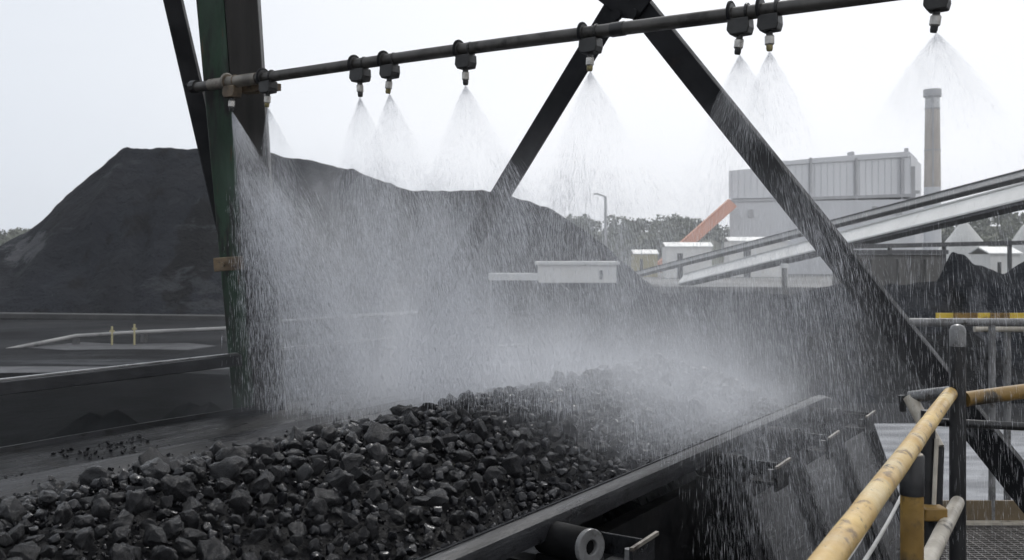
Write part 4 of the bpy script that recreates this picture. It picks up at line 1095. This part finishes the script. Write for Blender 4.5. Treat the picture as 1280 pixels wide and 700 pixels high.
# the fall comes in ragged veils, not evenly
veil = np.array([noise.noise(Vector((a * 5.0, b * 2.6 - c * 0.9, c * 0.9))) + 0.6 * noise.noise(Vector((a * 13.0 + 7, b * 6.0 - c * 2, c * 1.6))) for a, b, c in pos])
keep &= np.random.default_rng(3).random(len(pos)) < np.clip(0.62 + 1.15 * veil, 0.10, 1.0)
pos, vel = pos[keep], vel[keep]
n = len(pos); r = np.random.default_rng(77)
slim = np.clip((0.60 - pos[:, 2]) / 0.60, 0.18, 1.0) * (1.0 - 0.35 * np.clip((pos[:, 0] + 1.6) / 0.4, 0, 1))
threads('falling_water', qsz(pos), qsz(vel), 0.014 + 0.062 * r.random(n) ** 1.5, (0.00014 + 0.00046 * r.random(n) ** 2.8) * slim, 'curtain of falling water drops drifting over the coal belt', 'water', 'stuff')
# splashes thrown up from the coal and the belt edge
n = 3600
q = r.uniform(-3.4, -1.36, n); s = 3.2 + 1.6 * r.random(n); zz = np.array([max(coal_h(a, b), -0.73) for a, b in zip(q, s)]) + 0.14 * r.random(n) ** 2.2
sv = np.stack([r.normal(0, 0.6, n), r.normal(0.2, 0.6, n), r.normal(0.3, 0.9, n)], 1)
threads('water_splash', qsz(np.stack([q, s, zz], 1)), qsz(sv), 0.004 + 0.010 * r.random(n), 0.0004 + 0.0007 * r.random(n) ** 2, 'drops splashing up off the wet coal and belt', 'water', 'stuff')

def mist():
    m, nt, out = new_mat('water_mist')
    pv = nt.nodes.new('ShaderNodeVolumePrincipled')
    pv.inputs['Color'].default_value = (0.95, 0.965, 1.0, 1); pv.inputs['Anisotropy'].default_value = 0.0
    tc = nt.nodes.new('ShaderNodeTexCoord'); sx = nt.nodes.new('ShaderNodeSeparateXYZ'); nt.links.new(tc.outputs['Object'], sx.inputs[0])
    q, s, z = (E(nt, sx.outputs[k]) for k in range(3))
    fallen = (z * -1.0 + 0.60)                                   # metres below the nozzles
    streak = E(nt, tex_noise(nt, tc.outputs['Object'], 5.0, 5, 0.65, stretch=(2.6, 1.3, 0.45), rot=(R(25), 0, 0))).step(0.36, 0.64)
    puff = E(nt, tex_noise(nt, tc.outputs['Object'], 2.6, 4, 0.6)).step(0.30, 0.70)
    sc_ = fallen * 0.55 + 3.02
    sg = fallen * 0.30 + 0.07
    d = (s - sc_) / sg
    cur = (d * d * -1.0).exp() * q.step(-3.62, -3.30) * (q * -1.0).step(0.5, 1.6) * z.step(-1.25, -0.6) * (fallen).step(0.03, 0.5)
    left = q.gauss(-2.98, 0.50) * 1.5 + 0.75
    cur = cur * (streak * 1.1 + 0.2) * left * MIST_CURTAIN
    dz = (z + 0.66).mx(0.0) / 0.15
    low = (dz * -1.0).exp() * s.gauss(4.15, 0.70) * q.step(-3.75, -3.2) * (q * -1.0).step(1.25, 1.75) * z.step(-0.95, -0.72)
    low = low * (puff * 1.1 + 0.25) * MIST_LOW
    tot = cur + low
    nt.links.new(tot.v, pv.inputs['Density'])
    nt.links.new(pv.outputs[0], out.inputs['Volume'])
    bm = MB(); bm.box((-1.85, 4.3, -0.33), (3.9, 3.2, 1.85))
    me = bpy.data.meshes.new('spray_mist'); me.from_pydata([tuple(v) for v in bm.v], [], bm.f); me.update(); me.materials.append(m)
    b_ = bmesh.new(); b_.from_mesh(me); bmesh.ops.recalc_face_normals(b_, faces=b_.faces[:]); b_.to_mesh(me); b_.free()
    o = bpy.data.objects.new('spray_mist', me); o.rotation_euler = (0, 0, -math.atan2(0.547, 0.837)); C.objects.link(o)
    tag(o, 'white water mist drifting over the belt under the spray pipe', 'mist', kind='stuff')
MIST_CURTAIN, MIST_LOW = 0.56, 2.7
mist()

# ================================================================== AIR
def haze(density):
    m, nt, out = new_mat('haze_air')
    pv = nt.nodes.new('ShaderNodeVolumePrincipled'); pv.inputs['Color'].default_value = (0.93, 0.95, 0.98, 1); pv.inputs['Density'].default_value = density
    nt.links.new(pv.outputs[0], out.inputs['Volume'])
    bm = MB(); bm.box((0, 420, (-7.5 + 46) / 2), (1840, 1000, 53.5))
    o = bm.build('haze', m, origin=(0, 420, 0))
    tag(o, 'thin damp haze hanging over the whole coal yard', 'haze', kind='stuff')
haze(0.00036)
